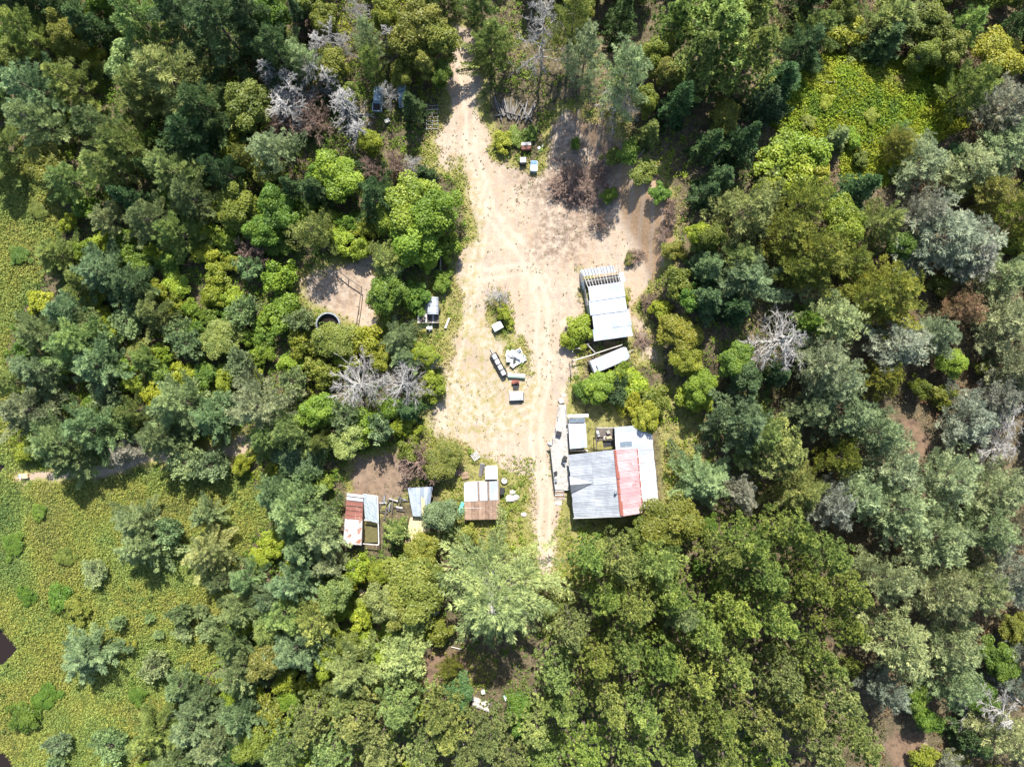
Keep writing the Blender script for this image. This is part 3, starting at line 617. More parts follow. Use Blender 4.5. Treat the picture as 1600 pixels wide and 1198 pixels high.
for row in T.strip().split('\n'):
    for e in row.split('|'):
        k, x, y, wd, h, c = e.split()
        if float(wd) < 5: continue
        trees.append([k, float(x), float(y), float(wd), float(h), c])

# the wood goes on between and beyond them: gaps filled with the trees of that part of the wood
def open_ground(a, b_):
    P_ = lambda q, m_: poly_sdf(a, b_, q) + m_
    return np.max([sand_field(a, b_) + 14, meadow_field(a, b_) + 8, P_(FRONTYARD, 14), P_(HOUSEBACK, 6), P_([(855, 405), (1035, 405), (1060, 600), (1045, 830), (880, 850), (855, 700)], 8),
                   P_([(525, 690), (840, 680), (840, 870), (600, 870), (525, 860)], 8), P_([(560, 130), (700, 130), (700, 262), (565, 262)], 4), P_([(690, 990), (850, 990), (850, 1140), (690, 1140)], 6),
                   P_([(860, 130), (1090, 190), (1080, 420), (1000, 400)], 10), P_([(700, 110), (860, 110), (880, 290), (700, 290)], 10), P_([(640, 440), (900, 440), (900, 660), (700, 660), (690, 530), (640, 525)], 8), P_([(470, 395), (600, 395), (600, 515), (490, 515)], 6)], axis=0) > 0
rnd = random.Random(5)
base_n = len(trees)
def crowd(x, y, wd): 
    for q in trees:
        if math.hypot(q[1] - x, q[2] - y) < (q[3] + wd) * (.26 if x < 700 and y > 250 else .37): return True
    return False
cand = np.random.default_rng(6).uniform((-70, -95), (1670, 1265), (5200, 2)); cand = cand[~open_ground(cand[:, 0], cand[:, 1])]
for x, y in cand:
    x, y = float(x), float(y)
    if y < 330 and x < 620: k, wd, h, c = rnd.choice([('W', 70, 11, 'pine'), ('W', 80, 12, 'dark'), ('S', 50, 10, 'dark'), ('D', 56, 6, 'olive'), ('B', 46, 4, 'green')])
    elif y < 270: k, wd, h, c = rnd.choice([('S', 56, 12, 'dark'), ('S', 60, 11, 'dark'), ('W', 70, 12, 'pine'), ('D', 50, 6, 'olive')])
    elif x > 1330: k, wd, h, c = rnd.choice([('G', 80, 10, 'grey'), ('G', 70, 9, 'silver'), ('B', 44, 3, 'olive'), ('D', 50, 5, 'green')])
    elif x > 850 and y > 820: k, wd, h, c = rnd.choice([('B', 40, 3, 'green'), ('B', 44, 3, 'olive')])
    elif x > 1030: k, wd, h, c = rnd.choice([('S', 54, 9, 'dark'), ('D', 50, 6, 'green'), ('G', 70, 10, 'olive'), ('B', 44, 4, 'olive')])
    elif x < 420 and y < 780: k, wd, h, c = rnd.choice([('B', 54, 3, 'lime'), ('B', 50, 3, 'green'), ('B', 46, 3, 'bright'), ('B', 44, 3, 'lime'), ('Y', 40, 4, 'blue')])
    elif y < 720: k, wd, h, c = rnd.choice([('B', 56, 4, 'bright'), ('B', 50, 3, 'green'), ('B', 46, 3, 'lime'), ('B', 50, 3, 'lime'), ('Y', 40, 4, 'blue')])
    else: k, wd, h, c = rnd.choice([('B', 50, 3, 'lime'), ('B', 44, 2, 'lime'), ('B', 50, 3, 'bright'), ('B', 46, 3, 'lime')])
    wd *= rnd.uniform(.8, 1.25)
    if not crowd(x, y, wd): trees.append([k, x, y, wd, h * rnd.uniform(.85, 1.15), c])

LANDMARKS = [((950, 750), 'the red-and-grey-roofed house'), ((948, 478), 'the half-stripped silvery shed'), ((563, 810), 'the rusty-roofed shed'), ((750, 785), 'the brown-ended white-roofed shed'),
             ((672, 487), 'the flatbed trailer'), ((515, 500), 'the round tank'), ((800, 172), 'the log pile'), ((592, 158), 'the wrecked pale-blue pickup'), ((10, 1010), 'the dark pond'),
             ((40, 744), 'the track-end pool'), ((1330, 190), 'the bright grassy glade'), ((752, 1098), 'the lumber bundle'), ((1415, 1170), 'the bare brown soil patch'), ((1430, 690), 'the reddish bare clearing'),
             ((1220, 532), 'the big white dead tree'), ((200, 480), 'the upper meadow edge'), ((1150, 60), 'the huge spreading pines'), ((1500, 400), 'the silver-crowned pine'), ((300, 930), 'the meadow saplings'),
             ((100, 110), 'the shaded upper corner wood'), ((340, 200), 'the dark pinewood block'), ((1180, 960), 'the red pine stand core'), ((1450, 880), 'the grey pine slope'), ((560, 1100), 'the lower footpath pines')]
named = {}
for i, q in enumerate(trees):
    k, x, y, wd, h, c = q
    j = min(range(len(LANDMARKS)), key=lambda j: math.hypot(x - LANDMARKS[j][0][0], y - LANDMARKS[j][0][1]))
    dx, dy = x - LANDMARKS[j][0][0], y - LANDMARKS[j][0][1]
    sec = ('above' if dy < 0 else 'below') if abs(dy) > abs(dx) else ('on the meadow side of' if dx < 0 else 'on the far-wood side of')
    named.setdefault((k, c, j, sec), []).append((math.hypot(dx, dy), i))
ORD = ['', 'second', 'third', 'fourth', 'fifth', 'sixth', 'seventh', 'eighth', 'ninth', 'tenth', 'eleventh', 'twelfth']
LABEL = {}
for (k, c, j, sec), lst in named.items():
    lst.sort()
    word = {'X': 'grey', 'Z': 'pale grey', 'Q': 'brownish'}.get(k) or WORD[c]
    for n_, (_d, i) in enumerate(lst):
        o_ = (ORD[n_] if n_ < 12 else 'outermost') + ' ' if n_ else ''
        if len(lst) > 1 and n_ == 0: o_ = 'first '
        LABEL[i] = f"{o_}{word} {SPEC[k][1]} {sec} {LANDMARKS[j][1]}"
GROUPS = {'W': 'white pines of the wood', 'R': 'red pines of the tall stand', 'G': 'open-crowned pines of the wood', 'S': 'dark spruces of the wood', 'L': 'larches', 'Y': 'young pines dotted on the meadow',
          'D': 'broadleaf trees of the wood edge', 'B': 'leafy bushes', 'X': 'bare dead trees', 'Z': 'dead spire trees', 'Q': 'bare shrubs'}
SAPL = {}
for i, (k, x, y, wd, h, c) in enumerate(trees):
    name, _w, cat, cf = SPEC[k]; pr = PROTO[name]
    g = gz((x - 800) / 10, (599 - y) / 10)
    zc = g + cf * h; kk = (H - zc) / H
    wx, wy = (x - 800) / 10 * kk, (599 - y) / 10 * kk; g = gz(wx, wy)
    R = wd / 20 * kk * {'W': .95, 'R': .84, 'G': .95, 'S': .95, 'D': 1.0, 'B': 1.0}.get(k, 1.0) * (.86 if k == 'W' and x < 560 and y > 230 else 1.0)
    cm, tm = pr['m'][rnd.randrange(len(pr['m']))]
    s = R / pr['R']; sz = h / pr['h']
    root = thing(name, LABEL[i], cat, (wx, wy, g - .05), GROUPS[k])
    root.scale = (s * rnd.uniform(.94, 1.06), s * rnd.uniform(.94, 1.06), sz); root.rotation_euler = (rnd.gauss(0, .03), rnd.gauss(0, .03), rnd.uniform(0, 6.283))
    if cm is not None:
        o = bpy.data.objects.new('foliage' if cat == 'bush' else 'crown', cm); C.objects.link(o); o.parent = root
        col = np.array(TINT[c]) * (1.05 if k == 'L' else rnd.uniform(.8, 1.22)) * np.array([rnd.uniform(.9, 1.12), 1, rnd.uniform(.88, 1.15)])
        o.color = (*[float(v) for v in np.clip(col, 0, 1)], 1)
    o = bpy.data.objects.new('stems' if cat == 'bush' else ('branches' if cm is None else 'trunk'), tm); C.objects.link(o); o.parent = root
print('trees', base_n, len(trees))

# ---------------------------------------------------------------- ground plants: uncountable
def scatter(n, fn_density, xr, yr, seed):
    r = np.random.default_rng(seed); px = r.uniform(*xr, n); py = r.uniform(*yr, n)
    keep = r.random(n) < fn_density(px, py)
    return r, px[keep], py[keep]

def cover(name, label, n, dens, colour, rad, hgt, per, size, seed, xr=(-90, 1690), yr=(-90, 1290), flat=.7):
    r, px, py = scatter(n, dens, xr, yr, seed)
    x = (px - 800) / 10; y = (599 - py) / 10; z = ground_h(x, y); m_ = len(px)
    R_ = rad * r.uniform(.6, 1.4, m_); Hh = hgt * r.uniform(.5, 1.5, m_) * (.5 + vnoise(px, py, 35, seed))
    col = colour(r, px, py)
    u = r.normal(0, 1, (m_, per, 3)); u[:, :, 2] = np.abs(u[:, :, 2]); u = unit(u) * r.uniform(.4, 1, (m_, per, 1)) ** .5
    P = np.stack([x[:, None] + u[:, :, 0] * R_[:, None], y[:, None] + u[:, :, 1] * R_[:, None], z[:, None] + .03 + u[:, :, 2] * Hh[:, None]], -1).reshape(-1, 3)
    nn = u.reshape(-1, 3) * .8 + np.array([0, 0, .5])
    V, F_, _t = leaves(r, P, nn, size, flat)
    cc = np.repeat(col, per, 0) * r.uniform(.7, 1.35, (m_ * per, 1)); cc = np.repeat(np.clip(cc, 0, 1), 4, 0)
    o = bpy.data.objects.new(name, mesh_np(name, V, F_, [COVER], None, False, cc)); C.objects.link(o)
    return tag(o, label, kind='stuff')

def mixcol(r, px, py, cols, s, seed):
    k = np.clip(vnoise(px, py, s, seed) * .75 + vnoise(px, py, s * .3, seed + 1) * .35 + r.normal(0, .08, len(px)) - .05, 0, .999) * (len(cols) - 1)
    c = np.array(cols); i = np.floor(k).astype(int); f = (k - i)[:, None]
    return c[i] * (1 - f) + c[np.minimum(i + 1, len(cols) - 1)] * f
notpond = lambda px, py: np.min([poly_sdf(px, py, p) < -2 for p in PONDS], axis=0)
md = lambda px, py: (poly_sdf(px, py, MEADOW) > -6 + 14 * (vnoise(px, py, 20, 3) - .5)) & (line_sdf(px, py, TRACK, 8) < 0) & notpond(px, py)
cover('meadow_plants', 'dense low leafy plants covering the meadow', 90000, lambda px, py: md(px, py) * .95,
      lambda r, px, py: mixcol(r, px, py, [(.085, .14, .04), (.13, .19, .05), (.165, .225, .055), (.2, .245, .055), (.25, .255, .05), (.21, .21, .055), (.14, .175, .045)], 80, 21), .36, .3, 8, .2, 31, (-90, 440), (220, 1270))
cover('meadow_tussocks', 'taller darker tussocks scattered through the meadow', 5000, lambda px, py: (md(px, py) | (poly_sdf(px, py, BRIGHT) > 0)) * np.clip(2.2 * vnoise(px, py, 38, 35) * vnoise(px, py, 120, 36) - .25, 0, 1),
      lambda r, px, py: mixcol(r, px, py, [(.05, .09, .03), (.08, .13, .03), (.12, .17, .04), (.19, .2, .05)], 50, 37), .7, .75, 16, .27, 38, (-90, 1510), (80, 1270))
cover('glade_plants', 'bright yellow-green plants covering the grassy glade', 14000, lambda px, py: (poly_sdf(px, py, BRIGHT) > -10) * .9,
      lambda r, px, py: mixcol(r, px, py, [(.07, .13, .02), (.13, .2, .015), (.19, .245, .015), (.24, .25, .02), (.15, .2, .02), (.2, .17, .05)], 45, 41), .4, .6, 9, .24, 51, (1190, 1510), (80, 300))
def wood_d(px, py):
    d = (sand_field(px, py) < -8) & (poly_sdf(px, py, MEADOW) < -4) & (poly_sdf(px, py, BRIGHT) < -8) & (poly_sdf(px, py, SHEDYARD) < 6) 
    for q in BUILT: d &= poly_sdf(px, py, q) < -2
    lush = np.where(px < 660, 1.3, np.where(px > 1300, .42, .38)); lush = np.where((px > 840) & (py > 840) & (px < 1350), .4, lush)
    lush = np.where((px > 950) & (py < 420) & (px < 1100), .3, lush)
    return d * np.clip(lush * (.35 + 1.3 * vnoise(px, py, 40, 61)), 0, 1)
BUILT = [[(860, 630), (1032, 660), (1034, 800), (895, 812), (862, 790)], [(904, 415), (975, 415), (992, 526), (927, 533)], [(918, 560), (982, 540), (986, 556), (925, 584)], [(535, 765), (594, 765), (594, 855), (535, 855)],
         [(594, 775), (634, 775), (634, 830), (600, 830)], [(636, 760), (678, 760), (672, 848), (632, 848)], [(724, 725), (782, 725), (782, 812), (724, 812)], [(652, 460), (690, 460), (690, 515), (652, 515)], [(768, 150), (838, 150), (838, 196), (768, 196)]]
def wood_c(r, px, py):
    a = mixcol(r, px, py, [(.06, .11, .02), (.1, .175, .02), (.16, .225, .02), (.23, .26, .025)], 70, 71)
    e = mixcol(r, px, py, [(.05, .075, .025), (.1, .1, .04), (.15, .09, .05), (.19, .12, .06), (.09, .12, .03)], 60, 81)
    k = smooth((px - 1120) / 180)[:, None]
    return a * (1 - k) + e * k
cover('undergrowth', 'leafy undergrowth of ferns and brambles under the trees', 80000, wood_d, wood_c, .5, .7, 13, .24, 91)
def verge_d(px, py):
    s = sand_field(px, py); d = (s > -26) & (s < 5)
    d |= poly_sdf(px, py, FRONTYARD) > -6
    d |= poly_sdf(px, py, ISLE_A) > 0; d |= poly_sdf(px, py, ISLE_B) > 0
    d |= poly_sdf(px, py, [(700, 715), (835, 715), (840, 800), (700, 820)]) > 0
    d |= poly_sdf(px, py, [(870, 630), (960, 630), (960, 700), (890, 700)]) > 0
    for q in LAWNS: d |= poly_sdf(px, py, q) > 0
    for q in BUILT: d &= poly_sdf(px, py, q) < -1
    return d * np.clip(.1 + .95 * vnoise(px, py, 24, 95) * vnoise(px, py, 70, 96) * 2.0, 0, 1)
cover('verge_grass', 'dry yellow-green grass along the sandy edges', 60000, verge_d,
      lambda r, px, py: mixcol(r, px, py, [(.13, .2, .02), (.21, .235, .035), (.32, .28, .09), (.42, .33, .17)], 40, 97), .3, .22, 6, .2, 98, (460, 1110), (160, 1120))
cover('yard_weeds', 'sparse dark weeds and twigs dotted over the sand', 26000, lambda px, py: (sand_field(px, py) > -4) * np.clip(.03 + .5 * vnoise(px, py, 30, 101) ** 3 * (1 + 1.5 * ((px > 780) & (py < 330))), 0, 1),
      lambda r, px, py: mixcol(r, px, py, [(.06, .05, .025), (.12, .1, .05), (.14, .15, .04), (.2, .18, .08)], 40, 103), .2, .1, 5, .15, 104, (460, 1110), (40, 1120))

# ---------------------------------------------------------------- buildings
def lerp(a, b_, t_): return Vector(a) + (Vector(b_) - Vector(a)) * t_

def sheets(parent, name, mat, quad, nu, nv=1, ribs=4, amp=.022, seed=0, skip=(), wob=.012, mats=None):
    """corrugated sheets: quad = ridge start, ridge end, eave end, eave start; each sheet its own part"""
    r = random.Random(seed); q = [Vector(p_) for p_ in quad]
    n = (q[1] - q[0]).cross(q[3] - q[0]).normalized()
    if n.z < 0: n = -n
    S = lambda u, v: lerp(lerp(q[0], q[1], u), lerp(q[3], q[2], u), v)
    out = []
    for i in range(nu):
        for j in range(nv):
            if (i, j) in skip: continue
            u0, u1 = i / nu - .004, (i + 1) / nu + .004; v0, v1 = j / nv, (j + 1) / nv + (.012 if j < nv - 1 else r.uniform(-.006, .008))
            lift = (nv - 1 - j) * .03 + (i % 2) * .02; kx = [r.uniform(-wob, wob) for _ in range(4)]
            m_ = 2 * ribs + 1; top = []; bot = []
            for v in (v0, (v0 + v1) / 2, v1):
                for a in range(m_):
                    s_ = a / (m_ - 1); c_ = lift + amp * (a % 2) + kx[0] * (1 - s_) + kx[1] * s_ * (v - v0) / (v1 - v0) + (kx[2] if abs(v - (v0 + v1) / 2) < 1e-6 else 0)
                    p_ = S(u0 + (u1 - u0) * s_, v); top.append(p_ + n * c_); bot.append(p_ + n * (c_ - .014))
            mb = MB(); T_ = len(top); fs = []
            for k in range(2):
                for a in range(m_ - 1):
                    o = k * m_ + a; fs.append((o, o + 1, o + m_ + 1, o + m_)); fs.append((T_ + o, T_ + o + m_, T_ + o + m_ + 1, T_ + o + 1))
            for a in range(m_ - 1):
                fs.append((a, T_ + a, T_ + a + 1, a + 1)); o = 2 * m_ + a; fs.append((o, o + 1, T_ + o + 1, T_ + o))
            for k in range(2):
                o = k * m_; fs.append((o, o + m_, T_ + o + m_, T_ + o)); o = k * m_ + m_ - 1; fs.append((o, T_ + o, T_ + o + m_, o + m_))
            mb.add(top + bot, fs)
            out.append(mb.build(name, (mats or {}).get((i, j), mat), parent))
    return out

def prism_walls(parent, name, mat, prof0, prof1): 
    mb = MB(); mb.hull8(prof0, prof1); return mb.build(name, mat, parent)

def quad_walls(parent, mat, quad, inset=.25, drop=.14, name='wall'):
    """four separate walls under a roof quad"""
    q = [Vector(p_) for p_ in quad]; c = sum(q, Vector()) / 4
    q = [p_ + (Vector((c.x, c.y, p_.z)) - p_).normalized() * inset for p_ in q]
    for i in range(4):
        a, b_ = q[i], q[(i + 1) % 4]; d = Vector((b_.x - a.x, b_.y - a.y, 0)).normalized(); inn = Vector((-d.y, d.x, 0)) * .1
        if (c - a).dot(inn) < 0: inn = -inn
        a2 = a + d * .102; b2 = b_ - d * .102 if i % 2 else b_ - d * .002
        if i % 2 == 0: a2 = a + d * .002
        mb = MB(); mb.hull8([(a2.x, a2.y, -.25), (b2.x, b2.y, -.25), (b2.x + inn.x, b2.y + inn.y, -.25), (a2.x + inn.x, a2.y + inn.y, -.25)],
                            [(a2.x, a2.y, a2.z - drop), (b2.x, b2.y, b2.z - drop), (b2.x + inn.x, b2.y + inn.y, b2.z - drop), (a2.x + inn.x, a2.y + inn.y, a2.z - drop)])
        mb.build(name, mat, parent)

# --- the house
A, B, Cc, Dd, E, Ff = at(960, 703, 5.2), at(970, 806, 5.2), at(897, 809, 2.8), at(888, 711, 2.8), at(1005, 800, 4.1), at(996, 700, 4.1)
house = thing('house', 'house with grey and faded red metal roof and white lean-to', 'house', at(955, 750, 0))
sheets(house, 'grey_roof_sheet', GREYROOF, [A, B, Cc, Dd], 12, 2, 4, .03, 1)
sheets(house, 'red_roof_sheet', REDROOF, [A, B, E, Ff], 12, 1, 5, .035, 2)
LA, LB, LC, LD = at(960, 668, 4.15), at(968, 801, 4.15), at(1030, 797, 2.6), at(1017, 663, 2.6)
wsh = sheets(house, 'white_roof_sheet', WHITEROOF, [LA, LB, LC, LD], 14, 1, 4, .025, 3, mats={(13, 0): RUSTYWHITE, (12, 0): RUSTYWHITE})
P0 = []; P1 = []
for t_, dst in ((.035, P0), (.965, P1)):
    l_, r_, g_ = lerp(Dd, Cc, t_), lerp(Ff, E, t_), lerp(A, B, t_)
    l2 = lerp(l_, g_, .05); r2 = lerp(r_, g_, .06)
    dst += [Vector((l2.x, l2.y, -.25)), Vector((r2.x, r2.y, -.25)), r2 - Vector((0, 0, .13)), g_ - Vector((0, 0, .13)), l2 - Vector((0, 0, .13))]
prism_walls(house, 'wall', SIDING, P0, P1)
for t0, t1 in ((.02, .32), (.325, .98)):
    pass
q0, q1, q2, q3 = [lerp(lerp(LA, LB, u), lerp(LD, LC, u), v) for u, v in ((.02, .08), (.98, .5), (.98, .95), (.02, .95))]
mb = MB(); mb.hull8([(p_.x, p_.y, -.25) for p_ in (q0, q1, q2, q3)][::-1], [(p_.x, p_.y, p_.z - .12) for p_ in (q0, q1, q2, q3)][::-1]); mb.build('lean_to_wall', WHITE, house)
# rusty ridge cap in uneven pieces, and the rusty eave edge of the red roof
r = random.Random(4)
for i in range(9):
    t0, t1 = i / 9, (i + 1) / 9 - r.uniform(.0, .012); a, b_ = lerp(A, B, t0), lerp(A, B, t1); w = r.uniform(.22, .45)
    mb = MB(); ex = Vector((w, 0, -.1)); up = Vector((0, 0, .17 + .004 * (i % 2)))
    mb.slab([a + up - Vector((.14, 0, .06)), b_ + up - Vector((.14, 0, .06)), b_ + up + Vector((0, 0, .02)), a + up + Vector((0, 0, .02))], .02)
    mb.slab([a + up + Vector((.003, 0, .02)), b_ + up + Vector((.003, 0, .02)), b_ + up + ex, a + up + ex], .02); mb.build('ridge_cap', RUST, house)
for i in range(8):
    t0, t1 = i / 8 + r.uniform(0, .02), (i + .8) / 8 + r.uniform(0, .02); a, b_ = lerp(Ff, E, t0), lerp(Ff, E, t1); w = r.uniform(.06, .2)
    mb = MB(); mb.bar(a + Vector((-.05, 0, .13)), b_ + Vector((-.05, 0, .13)), w, .05); mb.build('rusty_flashing', RUST, house)
mb = MB(); mb.bar(B + Vector((-.05, -.06, -.07)), E + Vector((.05, -.06, -.07)), .08, .2); mb.build('gable_board', REDROOF, house)
mb = MB(); mb.bar(B + Vector((.05, -.06, -.07)), Cc + Vector((-.1, -.06, -.07)), .08, .2); mb.build('gable_board', WHITE, house)
# little cross gable over the door
rd = at(891, 757, 3.98); re = at(927, 754, 4.02); nn_, ns_ = at(890, 744, 2.98), at(892, 770, 2.98)
for nm, tip in (('dormer_roof', nn_), ('dormer_roof', ns_)):
    mb = MB(); mb.slab([rd + Vector((0, 0, .06)), re + Vector((0, 0, .06)), tip + Vector((0, 0, .06))], .03); d_ = mb.build(nm, WHITEROOF if tip is nn_ else GREYROOF, house)  # sunlit slope coloured white, shaded slope grey: sun and shade put into the colour
for i in range(9):
    t_ = (i + .5) / 9; a = lerp(rd, re, t_) + Vector((0, 0, .085)); b_ = lerp(ns_, re, t_) + Vector((0, 0, .085)); mb = MB(); mb.bar(a, b_, .04, .04); mb.build('dormer_rib', GREYROOF, d_)
mb = MB(); mb.hull8([rd + Vector((.25, 0, -.05)), nn_ + Vector((.25, -.12, -.05)), ns_ + Vector((.25, .12, -.05))], [rd + Vector((.33, 0, -.05)), nn_ + Vector((.33, -.12, -.05)), ns_ + Vector((.33, .12, -.05))]); mb.build('dormer_face', SIDING, house)
# skylight, flue, windows
k0 = [lerp(lerp(LA, LB, u), lerp(LD, LC, u), v) + Vector((0, 0, .09)) for u, v in ((.17, .12), (.235, .12), (.235, .44), (.17, .44))]
sl = MB().slab(k0, .06).build('skylight', STEEL, house)
for a_, b2 in ((.02, .48), (.52, .98)):
    mb = MB(); mb.slab([lerp(lerp(k0[0], k0[3], a_), lerp(k0[1], k0[2], a_), v) + Vector((0, 0, .012)) for v in (.12, .88)] + [lerp(lerp(k0[0], k0[3], b2), lerp(k0[1], k0[2], b2), v) + Vector((0, 0, .012)) for v in (.88, .12)], .02); mb.build('pane', GLASS, sl)
fl = at(961, 769, 5.0); mb = MB(); mb.tube(fl - Vector((0, 0, .4)), fl + Vector((0, 0, .55)), .13, .13, 10); f_ = mb.build('flue', STEEL, house, True)
mb = MB(); mb.tube(fl + Vector((0, 0, .58)), fl + Vector((0, 0, .75)), .24, .06, 10); mb.build('flue_cap', STEEL, f_, True)
sw = lerp(P1[0], P1[1], .3); 
for t_ in (.25, .62):
    c_ = lerp(P1[0], P1[1], t_); mb = MB(); mb.box((c_.x, c_.y - .02, 1.5), (1.2, .08, 1.0), .0); w_ = mb.build('window', WHITE, house)
    for dx_ in (-.28, .28): mb = MB(); mb.box((c_.x + dx_, c_.y - .05, 1.5), (.5, .05, .86)); mb.build('pane', GLASS, w_)
dr = lerp(P0[0], P1[0], .46); mb = MB(); mb.box((dr.x - .03, dr.y, 1.35), (.08, .95, 2.1), .06); d_ = mb.build('door', BROWNWOOD, house)
mb = MB(); mb.tube((dr.x - .13, dr.y - .35, 1.35), (dr.x - .06, dr.y - .35, 1.35), .035); mb.build('handle', STEEL, d_)

# --- deck along the house with stairs
deck = thing('deck', 'long sun-bleached plank deck beside the house', 'deck', at(876, 705, 0))
LY = [632, 650, 670, 690, 702, 735, 765]; LX = [873, 871, 867, 862, 860, 863, 867]; RX = [884, 886, 887.5, 888, 888.5, 889, 890]
mb = MB(); y = 632.0; i = 0; DZ = .75
while y < 765:
    a, b_ = at(np.interp(y, LY, LX) + r.uniform(-.4, .4), y, DZ), at(np.interp(y, LY, RX), y, DZ); y2 = y + 1.35
    c_, d_ = at(np.interp(y2, LY, RX), y2, DZ), at(np.interp(y2, LY, LX) + r.uniform(-.4, .4), y2, DZ); zj = Vector((0, 0, r.uniform(-.008, .008)))
    mb.slab([a + zj, b_ + zj, c_ + zj, d_ + zj], .04); y = y2 + .13
o = mb.build('deck_boards', PALEWOOD, deck); o['kind'] = 'stuff'
for yy in (634, 650, 668, 686, 702, 720, 740, 762):
    a = at(np.interp(yy, LY, LX) + .8, yy, DZ); mb = MB(); mb.box((a.x, a.y, .72), (.1, .1, 1.9)); mb.build('post', OLDWOOD, deck)
for ya, yb in ((634, 668), (702, 762)):
    for zz in (1.62, 1.2): mb = MB(); mb.bar(at(np.interp(ya, LY, LX) + .8, ya, zz), at(np.interp(yb, LY, LX) + .8, yb, zz), .06, .09); mb.build('rail', PALEWOOD, deck)
for ya, yb in ((632, 652), (652, 668)):
    mb = MB(); mb.bar(at(np.interp(ya, LY, RX), ya, 1.5), at(np.interp(yb, LY, RX), yb, 1.5), .05, .09); mb.build('rail', DARKWOOD, deck)
mb = MB(); mb.bar(at(861, 700, .62), at(867, 765, .62), .06, .22); mb.build('rim_joist', DARKWOOD, deck)
for i in range(5):
    zz = .62 - i * .13; mb = MB(); a, b_ = at(867.5, 767.2 + i * 2.9, zz), at(880.5, 766.6 + i * 2.9, zz); mb.bar(a, b_, .2, .045); mb.build('stair_tread', BROWNWOOD if i % 2 else OLDWOOD, deck)
for xx in (867.5, 881): mb = MB(); mb.bar(at(xx, 765, .5), at(xx, 781, -.05), .06, .2); mb.build('stair_stringer', OLDWOOD, deck)
mb = MB(); mb.bar(at(881.5, 765.5, 1.5), at(890, 764.8, 1.5), .08, .08); mb.build('rail', PALEWOOD, deck)
tag(MB().slab([at(868, 783, .1), at(878, 783, .1), at(877, 789, .1), at(867, 788, .1)], .2).build('step_block', STONE), 'pale stone block at the foot of the deck stairs', 'step')
tag(MB().box(at(877, 626.5, .25), (.75, .75, .5), .3, 0, .1).build('step_block', STONE), 'pale stone block at the upper end of the deck', 'step')
# things on the deck
g = thing('barbecue_grill', 'dark covered barbecue grill on the deck beside the grey roof', 'grill', at(881.5, 716, DZ)); g0 = at(881.5, 716, DZ)
mb = MB(); mb.box(g0 + Vector((0, 0, .75)), (.62, .95, .4), -.55, 0, .12); mb.build('lid', DARK, g)
for sx in (-.2, .2):
    for sy in (-.3, .3): mb = MB(); mb.tube(g0 + Vector((sx, sy, 0)), g0 + Vector((sx, sy, .6)), .03); mb.build('leg', STEEL, g)
mb = MB(); mb.box(g0 + Vector((.0, -.62, .7)), (.45, .3, .04), -.55); mb.build('side_shelf', STEEL, g)
g0 = at(872.5, 677, DZ); g = thing('cooler_box', 'dark grey lidded box on the narrow end of the deck', 'box', g0)
mb = MB(); mb.box(g0 + Vector((0, 0, .22)), (.8, .72, .44), -.3, 0, .05); mb.build('body', STEEL, g); mb = MB(); mb.box(g0 + Vector((0, 0, .49)), (.84, .76, .09), -.3, 0, .03); mb.build('lid', DARK, g)
def chair(px, py, rz, label, mat):
    g0 = at(px, py, DZ); g = thing('deck_chair', label, 'chair', g0, 'chairs on the deck'); ca, sa = math.cos(rz), math.sin(rz); T_ = lambda x, y, z: g0 + Vector((x * ca - y * sa, x * sa + y * ca, z))
    mb = MB(); mb.box(T_(0, 0, .42), (.48, .48, .05), rz); mb.build('seat', mat, g); mb = MB(); mb.box(T_(-.25, 0, .72), (.05, .48, .55), rz, -.15); mb.build('backrest', mat, g)
    for sx in (-.2, .2):
        for sy in (-.2, .2): mb = MB(); mb.tube(T_(sx, sy, 0), T_(sx, sy, .4), .02); mb.build('leg', STEEL, g)
chair(868, 738, .4, 'upper dark chair by the deck rail near the cross gable', DARK); chair(868, 750, -.3, 'lower dark chair by the deck rail above the stairs', STEEL)
g0 = at(859, 692, 0); g = thing('satellite_dish', 'white round dish on a post beside the deck bend', 'dish', g0)
mb = MB(); mb.tube(g0, g0 + Vector((0, 0, 1.3)), .04); mb.build('post', STEEL, g); mb = MB(); mb.tube(g0 + Vector((0, 0, 1.3)), g0 + Vector((-.1, -.1, 1.5)), .1, .42, 14); mb.build('bowl', WHITE, g, True)
mb = MB(); mb.tube(g0 + Vector((-.1, -.1, 1.5)), g0 + Vector((-.15, -.15, 1.85)), .02); mb.build('feed_arm', STEEL, g)

# --- small white-roofed porch shed behind the house
g = thing('porch_shed', 'small flat white-roofed shed between the deck and the junk frame', 'shed', at(902, 675, 0))
R0, R1, R2, R3 = at(888, 662, 2.5), at(915, 661, 2.5), at(917.5, 699, 2.3), at(890.5, 701, 2.3)
sheets(g, 'roof_sheet', WHITEROOF, [R0, R1, R2, R3], 3, 1, 3, .02, 6); quad_walls(g, CREAM, [at(888, 652, 2.5), at(915, 651, 2.5), R2, R3])
mb = MB(); mb.slab([at(887, 647.5, 2.75), at(919.5, 646.5, 2.75), at(919.5, 651, 2.75), at(887, 652, 2.75)], .08); mb.build('fascia', WHITE, g)
w_ = MB().slab([at(889.5, 653, 2.55), at(914, 652.5, 2.55), at(914, 659.5, 2.45), at(889.5, 660.5, 2.45)], .06).build('roof_window', STEEL, g)
for a_, b2 in ((890.5, 901), (902.5, 913)): MB().slab([at(a_, 654.2, 2.56), at(b2, 654, 2.56), at(b2, 658.4, 2.48), at(a_, 658.8, 2.48)], .03).build('pane', GLASS, w_)
for i in range(9): MB().box(at(892 + i * 3.1, 703.5, .5), (.26, .16, 1.2)).build('fence_board', OLDWOOD, g)
